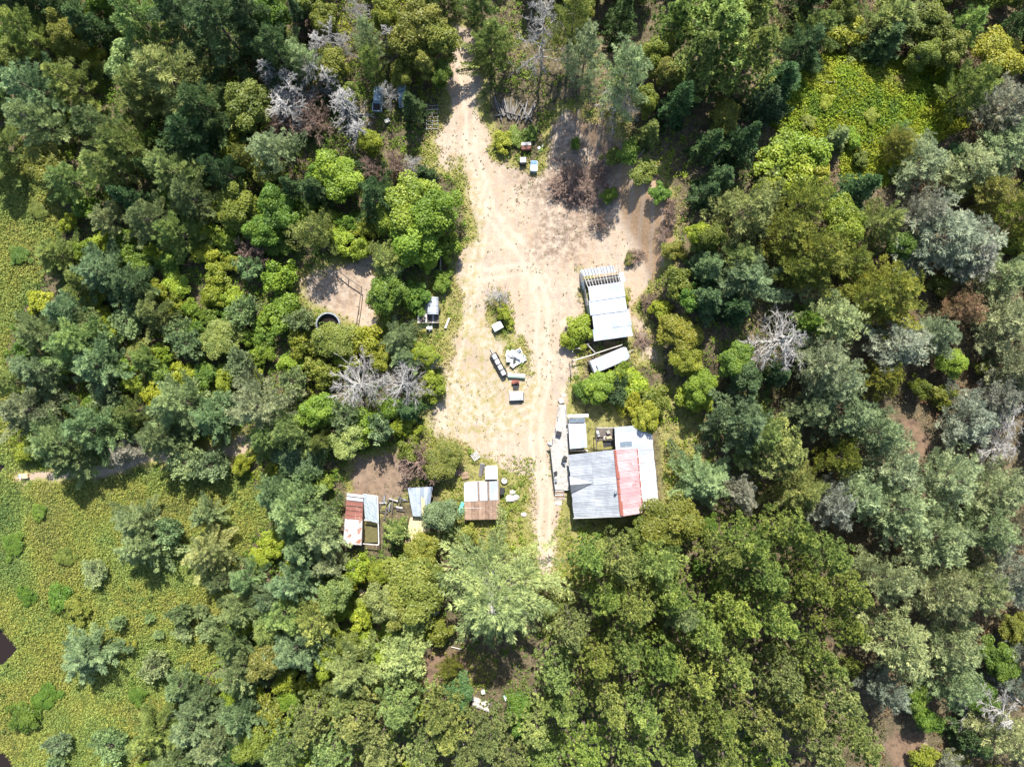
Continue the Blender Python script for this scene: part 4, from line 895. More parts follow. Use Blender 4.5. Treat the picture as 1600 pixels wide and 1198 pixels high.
# --- open timber frame with junk
g = thing('timber_frame', 'dark open timber frame beside the white lean-to', 'frame', at(945, 685, 0))
for x, y in ((931, 668), (958, 668), (932, 701), (958, 687), (933, 688)): p_ = at(x, y, 0); MB().box((p_.x, p_.y, .85), (.14, .14, 2.1)).build('post', DARKWOOD, g)
for a, b_, mt in (((930, 668), (960, 668), PALEWOOD), ((930, 687), (960, 687), DARKWOOD), ((931, 667), (932, 702), DARKWOOD)): MB().bar(at(*a, 1.95), at(*b_, 1.95), .12, .14).build('beam', mt, g)
MB().slab([at(942, 689, 1.6), at(959, 688, 1.6), at(960, 697, 1.5), at(943, 699, 1.5)], .05).build('dark_panel', DARK, g)
MB().slab([at(931, 669, .1), at(959, 669, .1), at(959, 687, .1), at(932, 687, .1)], .1).build('floor_panel', DARKWOOD, g)
for i, (x, y, sx, sy, sz, rz, mt, nm, lb) in enumerate([(934, 677, .35, .9, .5, .3, WHITE, 'plastic_bin', 'tall white bin inside the dark timber frame'), (944, 682, .3, .8, .45, -.2, PALEWOOD, 'wooden_crate', 'pale crate inside the dark timber frame'),
        (951, 683, .8, .35, .5, .1, TANWOOD, 'cardboard_box', 'tan box inside the dark timber frame'), (950, 675, .5, .5, .4, .5, GREEN, 'green_tub', 'green tub inside the dark timber frame'), (946, 704, 1.0, .35, .3, 0, CREAM, 'planter_box', 'cream planter below the dark timber frame')]):
    p_ = at(x, y, .1); g1 = thing(nm, lb, 'box', p_); MB().box(p_ + Vector((0, 0, sz / 2)), (sx, sy, sz), rz, 0, .03).build('body', mt, g1); MB().box(p_ + Vector((0, 0, sz + .03)), (sx * .96, sy * .96, .05), rz).build('lid', OLDWOOD if i % 2 else mt, g1)

# --- the half-stripped silvery shed
g = thing('sheet_metal_shed', 'sagging silvery shed with bare rafters at its upper end', 'shed', at(948, 480, 0))
Q0, Q1, Q2, Q3 = at(919, 448, 2.7), at(972.5, 440, 2.7), at(989, 523, 2.3), at(929, 531, 2.3)
S2 = lambda u, v: lerp(lerp(Q0, Q1, u), lerp(Q3, Q2, u), v)
bands = [0, .26, .52, .8, 1.0]
for k in range(4):
    sag = Vector((0, 0, -.05 * (k in (1, 2)))); sx = (0, -.03, .02, -.012)[k]
    sheets(g, 'roof_sheet', SHEDWHITE if k != 2 else WHITEROOF, [S2(sx, bands[k]) + Vector((0, 0, .05 * (3 - k))) + sag, S2(1 + sx * .6, bands[k]) + Vector((0, 0, .05 * (3 - k))) + sag, S2(1 + sx, bands[k + 1] + .02) + Vector((0, 0, .045 * (3 - k))), S2(sx, bands[k + 1] + .02) + Vector((0, 0, .045 * (3 - k)))], 2, 1, 6, .014, 20 + k, (), .03)
quad_walls(g, OLDWOOD, [S2(.03, .02) - Vector((0, 0, .1)), S2(.97, .02) - Vector((0, 0, .1)), S2(.97, .98), S2(.03, .98)])
U0, U1 = at(908, 421, 2.75), at(967, 414, 2.75)
for i in range(13):
    t_ = i / 12; a = lerp(U0, U1, t_) + Vector((0, .05, .05)); b_ = S2(t_, .03) + Vector((0, 0, .02)); a += Vector((0, r.uniform(-.1, .5) if i % 3 == 0 else 0, 0)); MB().bar(a, b_, .07, .12).build('rafter', PALEWOOD, g)
for v_ in (.35, .68): a, b_ = lerp(U0, Q0, v_), lerp(U1, Q1, v_); MB().bar(a - Vector((0, 0, .1)), b_ - Vector((0, 0, .1)), .07, .08).build('purlin', PALEWOOD, g)
MB().slab([at(906, 422, 2.72), at(958, 414.5, 2.72), at(963, 425, 2.66), at(911, 432, 2.66)], .03).build('roof_remnant', WHITEROOF, g)
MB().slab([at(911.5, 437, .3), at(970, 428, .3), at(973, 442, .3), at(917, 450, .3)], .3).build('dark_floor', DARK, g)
for i in range(5):
    a, b_ = lerp(at(908, 426, 1.2), at(921, 492, 1.1), i / 5), lerp(at(908, 426, 1.2), at(921, 492, 1.1), (i + .94) / 5); MB().slab([a + Vector((0, 0, .9)), b_ + Vector((0, 0, .9 - .25 * (i % 2))), b_ + Vector((-.18, 0, -1.3)), a + Vector((-.18, 0, -1.3))], .04).build('leaning_panel', (WHITE, LIGHTBLUE, STEEL, WHITE, GREEN)[i], g)
a, b_ = at(970, 426, 2.7), at(974, 440, 2.7); MB().bar(a, b_, .7, .05).build('roof_edge', WHITE, g)
for y_ in (531,): MB().bar(S2(-.01, 1.0) - Vector((0, .06, .12)), S2(1.01, 1.0) - Vector((0, .06, .12)), .06, .16).build('fascia', DARKWOOD, g)
# --- fence below it
g = thing('pole_fence', 'broken pole fence between the silvery shed and white trailer', 'fence', at(930, 552, 0))
for a, b_ in (((895, 563), (930, 553)), ((929, 552.5), (971, 539)), ((893, 536), (895, 550)), ((917, 537), (930, 551)), ((895, 545), (907, 544))): MB().bar(at(*a, 1.1), at(*b_, 1.15), .14, .1).build('rail', OLDWOOD, g)
for x, y in ((894, 563), (929, 553), (970, 539), (893, 537), (918, 538), (892, 585)): p_ = at(x, y, 0); MB().tube((p_.x, p_.y, -.3), (p_.x, p_.y, 1.3), .09, .07, 8).build('post', OLDWOOD, g)
for i, (a, b_) in enumerate((((890, 566), (893, 588)), ((893, 537), (917, 536)))): MB().bar(at(*a, .5), at(*b_, .5), .08, .1).build('rail', DARKWOOD, g)
# --- white trailer, rounded nose
g = thing('white_trailer', 'white trailer with rounded nose beside the pole fence', 'trailer', at(951, 563, 0))
ctr = at(951, 563, 0); ang = math.radians(23); ca, sa = math.cos(ang), math.sin(ang)
def outline(L, W_, cut):
    o = [(-L / 2, -W_ / 2), (L / 2 - cut, -W_ / 2)] + [(L / 2 - cut + cut * math.sin(k * math.pi / 10), -W_ / 2 + (1 - math.cos(k * math.pi / 10)) * cut * .8) for k in range(1, 6)]
    o += [(L / 2 - cut + cut * math.sin(k * math.pi / 10), W_ / 2 - (1 - math.cos(k * math.pi / 10)) * cut * .5) for k in range(5, 0, -1)] + [(L / 2 - cut, W_ / 2), (-L / 2, W_ / 2)]
    return [ctr + Vector((x * ca - y * sa, x * sa + y * ca, 0)) for x, y in o]
o1, o2 = outline(6.1, 2.15, .8), outline(5.9, 1.95, .7); up = lambda o, z: [p_ + Vector((0, 0, z)) for p_ in o]
MB().hull8(up(o1, .45), up(o1, 1.7)).build('body', WHITE, g); MB().hull8(up(o1, 1.702), up(o2, 1.86)).build('roof', WHITEROOF, g)
for sx, sy in ((-.7, 1.0), (-.7, -1.0)): p_ = ctr + Vector((sx * ca - sy * sa, sx * sa + sy * ca, .33)); dv = Vector((-sa, ca, 0)) * .1; MB().tube(p_ - dv, p_ + dv, .33, .33, 14).build('wheel', BLACK, g)
p_ = ctr + Vector((-2.35 * ca + .25 * sa, -2.35 * sa - .25 * ca, 1.9)); MB().box(p_, (.14, .55, .06), ang).build('roof_vent', DARK, g)
MB().bar(ctr + Vector((3.0 * ca, 3.0 * sa, .45)), ctr + Vector((4.1 * ca, 4.1 * sa, .42)), .1, .1).build('tow_bar', STEEL, g)

# --- rusty shed and the glazed frame beside it
g = thing('rusty_shed', 'narrow shed with rust-red and white sheet roof', 'shed', at(552, 810, 0))
K0, K1, K2, K3 = at(543, 770, 2.3), at(567, 773, 2.3), at(564, 851, 2.4), at(537, 849, 2.4)
S3 = lambda u, v: lerp(lerp(K0, K1, u), lerp(K3, K2, u), v)
for k, (v0, v1, mt) in enumerate(((.0, .055, WHITEROOF), (.075, .135, WHITEROOF), (.15, .24, RUSTROOF), (.26, .335, RUSTROOF), (.345, .43, RUSTROOF), (.435, .505, RUSTROOF), (.51, .68, RUSTYWHITE), (.675, .84, RUSTYWHITE), (.835, 1.0, RUSTYWHITE))):
    dz = Vector((0, 0, .02 * (k % 3))); sheets(g, 'roof_sheet', mt, [S3(-.03, v0) + dz, S3(1.02, v0) + dz, S3(1.02, v1) + dz, S3(-.03, v1) + dz], 1, 1, 8, .014, 40 + k, (), .03)
MB().slab([S3(.04, .01) - Vector((0, 0, .1)), S3(.97, .01) - Vector((0, 0, .1)), S3(.97, .99) - Vector((0, 0, .1)), S3(.04, .99) - Vector((0, 0, .1))], .04).build('roof_deck', DARKWOOD, g)
quad_walls(g, BROWNWOOD, [K0, K1, K2, K3], .2, .2)
MB().bar(S3(1.04, .5) + Vector((0, 0, .06)), S3(1.04, 1.0) + Vector((0, 0, .06)), .1, .1).build('edge_board', DARKWOOD, g)
g = thing('cold_frame', 'open white-edged garden frame under torn clear film', 'garden frame', at(579, 812, 0))
fr = [((569, 772), (590, 775)), ((590, 775), (592, 850)), ((567, 849), (592, 851)), ((569, 812), (591, 814))]
for a, b_ in fr: MB().bar(at(*a, 1.5), at(*b_, 1.5), .16, .12).build('frame_bar', PALEWOOD, g)
for x, y in ((570, 773), (590, 776), (591, 850), (567, 849), (591, 813)): p_ = at(x, y, 0); MB().box((p_.x, p_.y, .6), (.12, .12, 1.7)).build('post', OLDWOOD, g)
fv = []; ff = []
for j in range(9):
    for i in range(7):
        u, v = i / 6, j / 8; p_ = at(567 + 21 * u + 3.5 * v, 771 + 4 * u + (40 + 3 * u) * v + r.uniform(-.5, .5), 1.62 + .12 * math.sin(i * 2.1 + j) * r.uniform(.3, 1)); fv.append(p_)
fv += [p_ - Vector((0, 0, .02)) for p_ in fv]
for j in range(8):
    for i in range(6): o = j * 7 + i; ff += [(o, o + 7, o + 8, o + 1), (63 + o, 63 + o + 1, 63 + o + 8, 63 + o + 7)]
mb = MB(); mb.add(fv, ff); mb.build('clear_film', FILM, g)
for a, b_ in (((570, 776), (588, 800)), ((588, 778), (572, 806)), ((578, 773), (581, 812))): MB().bar(at(*a, 1.56), at(*b_, 1.56), .05, .05).build('brace', PALEWOOD, g)
MB().slab([at(569, 815, .35), at(589, 815, .35), at(590, 847, .35), at(569, 847, .35)], .5).build('soil_bed', plain('garden_soil', (.09, .08, .03), .95), g)
r = random.Random(9)
for i in range(22):
    x, y = r.uniform(597, 630), r.uniform(779, 826 if r.random() < .4 else 802); a = r.choice([1.45, 1.2, .2, 0.0, -.3]) + r.uniform(-.2, .2); L = r.uniform(1.0, 2.6); zz = .08 + i * .02
    p_ = at(x, y, zz); dv = Vector((math.cos(a), math.sin(a), 0)) * L / 2
    tag(MB().bar(p_ - dv, p_ + dv + Vector((0, 0, r.uniform(-.05, .12))), r.uniform(.1, .28), .05).build('scrap_board', r.choice([OLDWOOD, DARKWOOD, STEEL, PALEWOOD, DARKWOOD]), None), 'grey scrap board in the jumbled heap beside the garden frame', 'board', 'scrap boards between the sheds')
# --- blue-grey tarp shed, tan sheet
g = thing('lean_shelter', 'low shelter roofed with blue-grey flared metal sheet', 'shelter', at(656, 785, 0))
mats_ = {(i, 0): TARPBLUE for i in range(6)}
sheets(g, 'roof_sheet', TARPBLUE, [at(637, 762, 2.1), at(676, 760, 2.1), at(669, 807, 1.3), at(645, 806, 1.3)], 6, 1, 4, .03, 61, (), .05)
for x, y, z in ((639, 764, 2.0), (674, 762, 2.0), (646, 805, 1.2), (668, 805, 1.2)): p_ = at(x, y, 0); MB().box((p_.x, p_.y, z / 2 - .1), (.12, .12, z)).build('post', DARKWOOD, g)
MB().slab([at(658, 775, 1.95), at(663, 780, 1.9), at(666, 805, 1.5), at(659, 805, 1.5)], .02).build('patch_sheet', TANWOOD, g)
g = thing('plywood_platform', 'tan weathered plywood sheets laid below the blue-grey shelter', 'platform', at(652, 828, 0))
for q in ([(641, 808), (656, 807), (652, 846), (632, 848)], [(656.5, 807), (672, 811), (671, 836), (653, 846)]): MB().slab([at(*p_, .35) + Vector((0, 0, r.uniform(-.03, .03))) for p_ in q], .05).build('plywood_sheet', TANWOOD, g)
for a, b_ in (((640, 815), (670, 816)), ((636, 838), (664, 838))): MB().bar(at(*a, .2), at(*b_, .2), .1, .2).build('bearer', OLDWOOD, g)
# --- white-roofed shed with brown lower roof
g = thing('low_shed', 'shed with white sheets above and brown boards below', 'shed', at(753, 782, 0))
V0, V1, V2, V3 = at(725, 754, 2.2), at(779.5, 751, 2.2), at(781, 811, 1.9), at(726, 812, 1.9); S4 = lambda u, v: lerp(lerp(V0, V1, u), lerp(V3, V2, u), v)
for u0, u1 in ((0, .38), (.44, .66), (.72, .97)): sheets(g, 'roof_sheet', WHITEROOF, [S4(u0, 0) + Vector((0, 0, .05)), S4(u1, 0) + Vector((0, 0, .05)), S4(u1, .5) + Vector((0, 0, .05)), S4(u0, .5) + Vector((0, 0, .05))], 1, 1, 6, .014, int(u0 * 100))
for u0 in (.41, .69, .985): MB().bar(S4(u0, 0) + Vector((0, 0, .06)), S4(u0, .62) + Vector((0, 0, .06)), .14, .05).build('batten', BROWNWOOD, g)
for i in range(10): MB().slab([S4(i / 10, .5), S4((i + .96) / 10, .5), S4((i + .96) / 10, 1), S4(i / 10, 1)], .04).build('roof_board', BROWNWOOD, g)
MB().slab([S4(0, 0) - Vector((0, 0, .06)), S4(1, 0) - Vector((0, 0, .06)), S4(1, .49) - Vector((0, 0, .06)), S4(0, .49) - Vector((0, 0, .06))], .03).build('roof_deck', DARKWOOD, g)
quad_walls(g, OLDWOOD, [V0, V1, V2, V3], .2, .22)
MB().bar(S4(-.01, .68) + Vector((0, 0, .03)), S4(.5, .7) + Vector((0, 0, .03)), .07, .05).build('batten', PALEWOOD, g)
MB().slab([at(781, 762, .9), at(789, 762.5, .9), at(787, 772, .9), at(781, 773, .9)], .5).build('side_hatch', DARK, g)
g = thing('outhouse', 'small square white-topped hut above the brown-ended shed', 'hut', at(767, 739, 0))
sheets(g, 'roof_sheet', WHITE, [at(758, 729, 2.1), at(777, 728, 2.1), at(777.5, 748, 1.95), at(758.5, 749, 1.95)], 2, 1, 4, .01, 71); quad_walls(g, OLDWOOD, [at(758, 729, 2.1), at(777, 728, 2.1), at(777.5, 748, 1.95), at(758.5, 749, 1.95)], .12, .1)
for k in range(2): a, b_ = at(750 + k * 3, 744 - k * 3, .1), at(753 + k * 2, 724, 1.9); MB().bar(a, b_, .5, .05).build('leaning_board', OLDWOOD, g)
def heap(name, label, cat, px, py, boxes):
    p_ = at(px, py, 0); p_.z = gz(p_.x, p_.y); gg = thing(name, label, cat, p_)
    for (nm, dx, dy, dz, sx, sy, sz, rz, tl, mt) in boxes: MB().box(p_ + Vector((dx, dy, dz)), (sx, sy, sz), rz, tl, min(sx, sy, sz) * .15).build(nm, mt, gg)
    return gg
heap('teal_tarp', 'crumpled teal tarp against the brown-ended shed', 'tarp', 720.5, 796, [('fold', 0, 0, .2, .8, .9, .4, .3, .1, TEAL), ('fold', .15, .75, .16, .5, .9, .3, -.4, .2, TEAL), ('fold', -.1, -.6, .1, .6, .5, .2, .8, 0, TEAL)])
p_ = at(788, 750.5, 0); g = thing('tree_stump', 'round pale stump beside the small white-topped hut', 'stump', p_); MB().tube(p_ - Vector((0, 0, .2)), p_ + Vector((0, 0, .35)), .55, .5, 13).build('bark', BROWNWOOD, g); MB().tube(p_ + Vector((0, 0, .352)), p_ + Vector((0, 0, .39)), .46, .45, 13).build('cut_face', PALEWOOD, g)
def pallet(px, py, rz, label, mat=OLDWOOD, w=1.2, grp='pallets', z=0):
    p_ = at(px, py, 0); p_.z = gz(p_.x, p_.y) + z; g = thing('wooden_pallet', label, 'pallet', p_, grp); ca, sa = math.cos(rz), math.sin(rz); T_ = lambda x, y, zz: p_ + Vector((x * ca - y * sa, x * sa + y * ca, zz))
    for k in range(5): MB().box(T_(0, (k - 2) * .24 * w / 1.2, .3), (w, .15, .03), rz).build('slat', mat, g)
    for k in (-1, 0, 1): MB().box(T_(k * (w / 2 - .06), 0, .23), (.1, w, .1), rz).build('runner', mat, g)
pallet(743, 712, .6, 'pale pallet above the small white-topped hut', PALEWOOD); pallet(727, 742, .2, 'dark brown pallet beside the leaning boards', BROWNWOOD, 1.1); pallet(716, 738, 1.3, 'reddish board pallet farther from the hut, by the grass', BROWNWOOD, .9)
pallet(573.5, 973, .1, 'grey pallet on the footpath below the pale broadleaf crown', OLDWOOD, 1.0); pallet(563, 940, 1.4, 'bleached pallet on the footpath beside the pale broadleaf crown', PALEWOOD, 1.2); pallet(564, 924, .5, 'tan pallet highest on the footpath', TANWOOD, .9)
for i, (x, y, s, lb) in enumerate(((801, 769, .5, 'upper pale rock beside the driveway and brown-ended shed'), (806, 777, .7, 'larger pale rock beside the driveway'), (797, 779, .9, 'flat pale rock nearest the brown-ended shed'), (818, 803, .5, 'dark-edged rock on the driveway verge'), (881, 618, .35, 'small pale rock above the deck'))):
    p_ = at(x, y, 0); mb = MB(); n_ = 8; rr = random.Random(i); ring = lambda z, k: [p_ + Vector((math.cos(q * .785) * s * k * rr.uniform(.75, 1.2), math.sin(q * .785) * s * .75 * k * rr.uniform(.75, 1.2), z)) for q in range(n_)]
    a, b_, c_ = ring(-.1, 1), ring(s * .3, .95), ring(s * .5, .5); mb.add(a + b_ + c_, [tuple(range(16, 24))] + [(k, (k + 1) % 8, 8 + (k + 1) % 8, 8 + k) for k in range(8)] + [(8 + k, 8 + (k + 1) % 8, 16 + (k + 1) % 8, 16 + k) for k in range(8)]); tag(mb.build('rock', STONE), lb, 'rock', 'rocks along the driveway')

# ---------------------------------------------------------------- things in the sandy turning circle
def local(px, py, rz):
    p_ = at(px, py, 0); p_.z = gz(p_.x, p_.y) ; ca, sa = math.cos(rz), math.sin(rz)
    return p_, (lambda x, y, z: p_ + Vector((x * ca - y * sa, x * sa + y * ca, z)))
rz = math.radians(-62); p_, T_ = local(779.5, 570, rz); g = thing('flat_cart', 'long dark cart loaded with four white drums', 'cart', p_)
MB().box(T_(0, 0, .42), (4.0, 1.1, .14), rz).build('bed', DARKWOOD, g)
for sx in (-1.2, 1.2):
    for sy in (-.55, .55): a = T_(sx, sy - .08, .3); b_ = T_(sx, sy + .08, .3); MB().tube(a, b_, .3, .3, 12).build('wheel', BLACK, g)
for sy in (-.52, .52): MB().box(T_(0, sy, .6), (4.0, .06, .24), rz).build('side_rail', DARK, g)
MB().bar(T_(-2.0, 0, .42), T_(-2.9, 0, .35), .1, .1).build('tow_bar', STEEL, g)
for i, sx in enumerate((-1.4, -.5, .45, 1.4)):
    g1 = thing('storage_drum', ('drum at the tow bar end of the long cart', 'second drum from the tow bar on the long cart', 'third drum from the tow bar on the long cart', 'last white drum at the lower end of the long cart')[i], 'drum', T_(sx, 0, .49), 'drums on the long cart')
    MB().tube(T_(sx - .36, 0, .85), T_(sx + .36, 0, .85), .36, .36, 16).build('body', WHITE if i != 1 else CREAM, g1, False)
    for d_ in (-.37, .37): MB().tube(T_(sx + d_ - .03, 0, .85), T_(sx + d_ + .03, 0, .85), .385, .385, 16).build('hoop', STEEL, g1)
p_, T_ = local(804, 558, .4); rr = random.Random(3)
g = thing('scrap_mound', 'mound of white and grey scrap panels on the sandy island', 'scrap mound', p_)
for i, (x, y, sx, sy, z, a, tl) in enumerate(((.6, -.3, 2.0, 1.0, .5, -.9, .1), (-.2, .7, 1.2, .8, .62, .3, .15), (-.7, .9, 1.0, .7, .5, .9, -.2), (-.5, -.9, 1.3, .8, .3, .5, .2), (.1, .1, 1.9, .25, .78, -.9, .0), (1.4, -.6, .5, .5, .45, .2, .1), (-1.0, .1, 1.0, .7, .45, 1.2, .3), (.2, -.2, 2.6, 2.2, .2, .1, .0), (.9, .6, .8, .5, .5, .3, -.2), (-.1, -.3, .9, .3, .7, .8, .2))):
    mb = MB(); mb.box(T_(x, y, z), (sx, sy, .1 if i != 7 else .3), a + .4, tl, .04); mb.build('scrap_panel', [WHITE, WHITE, CREAM, STONE, WHITE, STEEL, WHITE, STONE, STEEL, DARK][i], g)
p_, T_ = local(807, 587, -.06); g = thing('feed_trough', 'long narrow trough with pale rim below the white scrap mound', 'trough', p_)
MB().box(T_(0, 0, .3), (2.7, .7, .45), -.06, 0, .06).build('body', GREEN, g); MB().box(T_(0, .1, .55), (2.75, .5, .06), -.06).build('lid', PALEWOOD, g)
for sx in (-1.1, 1.1): MB().box(T_(sx, 0, .05), (.12, .65, .14), -.06).build('skid', OLDWOOD, g)
heap('rusty_engine_block', 'small rust-red machine block between trough and camper cap', 'machine', 806, 597, [('body', 0, 0, .3, 1.1, .6, .55, 0, 0, RUST), ('head', .1, .05, .66, .6, .35, .2, .2, 0, RUSTDARK), ('base', 0, -.75, .15, .9, .7, .3, .05, 0, DARK), ('flange', -.6, 0, .35, .15, .4, .4, 0, 0, RUST)])
p_, T_ = local(806.5, 619, .03); g = thing('truck_cap', 'white pickup bed cap with dark windows on the sand', 'truck cap', p_)
mb = MB(); bt = [T_(-1.15, -.8, .1), T_(1.15, -.75, .1), T_(1.2, .75, .1), T_(-1.15, .8, .1)]; tp = [T_(-.98, -.6, .85), T_(.95, -.58, .85), T_(1.0, .6, .85), T_(-.98, .62, .85)]; mb.hull8(bt, tp); mb.build('body', WHITE, g)
MB().box(T_(0, .05, .9), (1.75, 1.02, .1), .03, 0, .04).build('roof', WHITEROOF, g)
mb = MB(); mb.slab([lerp(bt[0], tp[0], .3) + Vector((.2, -.02, 0)), lerp(bt[1], tp[1], .3) + Vector((-.2, -.02, 0)), lerp(bt[1], tp[1], .85) + Vector((-.15, -.02, 0)), lerp(bt[0], tp[0], .85) + Vector((.15, -.02, 0))], .03); mb.build('side_window', GLASS, g)
MB().box(T_(0, -.82, .12), (2.3, .1, .2), .03).build('lower_rail', DARK, g); MB().box(T_(1.18, 0, .45), (.06, 1.1, .4), .03).build('rear_window', GLASS, g)
p_, T_ = local(777.5, 510.5, .5); g = thing('white_cabinet', 'white-topped cabinet tilted on the sandy island', 'cabinet', p_)
MB().box(T_(0, 0, .45), (1.45, 1.05, .85), .5, 0, .04).build('body', STEEL, g); MB().box(T_(0, 0, .92), (1.55, 1.15, .07), .5, 0, .02).build('top', WHITE, g); MB().box(T_(.75, 0, .5), (.04, .4, .06), .5).build('handle', DARK, g)
# flatbed trailer with a camper hood
p_, T_ = local(670, 488, 0); g = thing('flatbed_trailer', 'dark flatbed trailer beside the sandy yard', 'trailer', p_)
MB().box(T_(0, -.1, .5), (3.3, 3.2, .12), 0).build('frame', DARK, g)
for k in range(9): MB().box(T_(-1.48 + k * .37, -.1, .585), (.33, 3.1, .04)).build('plank', DARKWOOD if k % 3 else OLDWOOD, g)
for sx in (-1.75, 1.75): a, b_ = T_(sx - .1, .3, .33), T_(sx + .1, .3, .33); MB().tube(a, b_, .34, .34, 14).build('wheel', BLACK, g)
MB().bar(T_(-1.65, -1.7, .75), T_(1.65, -1.7, .75), .08, .3).build('front_rail', OLDWOOD, g)
for sx in (-.25, .55): MB().bar(T_(.15 + sx, -1.7, .5), T_(.15, -3.0, .45), .1, .1).build('tow_bar', STEEL, g)
MB().box(T_(.15, -2.5, .55), (.95, .5, .18), 0, 0, .05).build('tool_tray', WHITE, g); MB().tube(T_(.15, -3.05, .0), T_(.15, -3.05, .8), .05).build('jack', STEEL, g)
g = thing('metal_hood', 'curved grey metal box cover sitting on the flatbed trailer', 'box', T_(.8, .9, .62))
arc = [(-.88, 0), (-.88, .75), (-.7, 1.0), (-.3, 1.14), (.1, 1.16), (.6, 1.05), (.86, .75), (.86, 0)]
MB().hull8([T_(.78 + x, -.45, .62 + z) for x, z in arc], [T_(.78 + x, 2.2, .62 + z) for x, z in arc]).build('cover', STEEL if False else GREYROOF, g)
for yy in (-.2, .85, 1.9): MB().hull8([T_(.78 + x * 1.012, yy - .04, .63 + z * 1.012) for x, z in arc], [T_(.78 + x * 1.012, yy + .04, .63 + z * 1.012) for x, z in arc]).build('band', STEEL, g)
def log(px, py, px2, py2, rad, mat, label, grp, name='log', z=None, lift=0):
    a, b_ = at(px, py, 0), at(px2, py2, 0); za = gz(a.x, a.y) + rad + lift; zb = gz(b_.x, b_.y) + rad + lift
    o = MB().tube((a.x, a.y, za), (b_.x, b_.y, zb), rad, rad * .8, 8).build(name, mat); return tag(o, label, 'log', grp)
log(696, 513, 702, 497, .22, PALEWOOD, 'short bleached log lying beside the flatbed trailer', None)
# round tank rim and rail fence of the small glade
p_ = at(515, 508, 0); g = thing('round_tank', 'round grey-rimmed tank half hidden by a bush', 'tank', p_); n_ = 28
for z0, z1, ro, ri, nm, mt in ((-.2, .95, 1.82, 1.7, 'wall', STEEL), (.952, 1.03, 1.92, 1.7, 'rim', STEEL)):
    mb = MB(); rg = lambda rr_, z: [p_ + Vector((math.cos(2 * math.pi * k / n_) * rr_, math.sin(2 * math.pi * k / n_) * rr_, z)) for k in range(n_)]
    vs = rg(ro, z0) + rg(ro, z1) + rg(ri, z1) + rg(ri, z0); mb.add(vs, [(k + o * n_, (k + 1) % n_ + o * n_, (k + 1) % n_ + ((o + 1) % 4) * n_, k + ((o + 1) % 4) * n_) for o in range(4) for k in range(n_)]); mb.build(nm, mt, g)
MB().tube(p_ + Vector((0, 0, .1)), p_ + Vector((0, 0, .3)), 1.69, 1.69, 24).build('water', WATER, g)
g = thing('rail_fence', 'dark single-rail fence crossing the small sandy glade', 'fence', at(560, 460, 0))
pts = [(522, 418), (545, 436), (565, 449), (561, 480), (556, 513)]
for a, b_ in zip(pts[:-1], pts[1:]): MB().bar(at(*a, 1.15), at(*b_, 1.15), .12, .12).build('rail', DARKWOOD, g)
for x, y in pts: q = at(x, y, 0); MB().tube((q.x, q.y, -.3), (q.x, q.y, 1.25), .08, .07, 8).build('post', DARKWOOD, g)
# fallen birch pole near the maple
log(688, 438, 689, 398, .1, BIRCH, 'slim pale pole lying in the shade of the bright broadleaf clump', None, lift=.2)

# ---------------------------------------------------------------- the upper yard
def pickup(px, py, rz, label, body, bedmat, scale=1.0):
    p_, T_ = local(px, py, rz); g = thing('wrecked_pickup', label, 'pickup', p_); s = scale
    MB().box(T_(0, 0, .62 * s), (4.6 * s, 1.75 * s, .5 * s), rz, 0, .12).build('body', body, g)
    bt = [T_(-.75 * s, -.78 * s, .87 * s), T_(.95 * s, -.78 * s, .87 * s), T_(.95 * s, .78 * s, .87 * s), T_(-.75 * s, .78 * s, .87 * s)]; tp = [T_(-.5 * s, -.66 * s, 1.5 * s), T_(.5 * s, -.66 * s, 1.5 * s), T_(.5 * s, .66 * s, 1.5 * s), T_(-.5 * s, .66 * s, 1.5 * s)]
    MB().hull8(bt, tp).build('cab', body, g)
    MB().slab([lerp(bt[1], tp[1], .12) + (bt[1] - bt[0]).normalized() * .02, lerp(bt[2], tp[2], .12) + (bt[1] - bt[0]).normalized() * .02, lerp(bt[2], tp[2], .9) + (bt[1] - bt[0]).normalized() * .02, lerp(bt[1], tp[1], .9) + (bt[1] - bt[0]).normalized() * .02], .02).build('windscreen', GLASS, g)
    MB().slab([T_(-2.2 * s, -.75 * s, .9 * s), T_(-.85 * s, -.75 * s, .9 * s), T_(-.85 * s, .75 * s, .9 * s), T_(-2.2 * s, .75 * s, .9 * s)], .03).build('bed_floor', bedmat, g)
    for a, b_ in (((-2.25, -.82), (-.8, -.82)), ((-2.25, .82), (-.8, .82)), ((-2.27, -.8), (-2.27, .8))): MB().bar(T_(a[0] * s, a[1] * s, 1.0 * s), T_(b_[0] * s, b_[1] * s, 1.0 * s), .08, .3).build('bed_side', body, g)
    for sx in (-1.4, 1.45):
        for sy in (-.85, .85): a, b_ = T_(sx * s, (sy - .12) * s, .34 * s), T_(sx * s, (sy + .12) * s, .34 * s); w_ = MB().tube(a, b_, .36 * s, .36 * s, 14).build('wheel', BLACK, g); MB().tube(lerp(a, b_, -.02), lerp(a, b_, 1.02), .17 * s, .17 * s, 10).build('hub', STEEL, w_)
    for sy in (-.6, .6): MB().box(T_(2.3 * s, sy * s, .66 * s), (.06, .3, .18), rz).build('headlight', WHITE, g)
    return T_
T_ = pickup(592, 158, math.radians(86), 'wrecked pale blue pickup under the olive trees', LIGHTBLUE, DARK, .85)
pickup(630, 153, math.radians(97), 'teal-white pickup nose hidden under dark spruce beside the wreck', LIGHTBLUE, STEEL, .8)
heap('scrap_crate', 'pale crate on the ground below the wrecked pickup', 'crate', 606, 191, [('body', 0, 0, .25, .7, .5, .5, .4, 0, STONE), ('lid', 0, 0, .53, .74, .54, .05, .4, .0, CREAM)])
g0 = at(676, 186, 0); g = thing('scrap_rack', 'grey ladder-like metal rack beside the upper road', 'rack', g0)
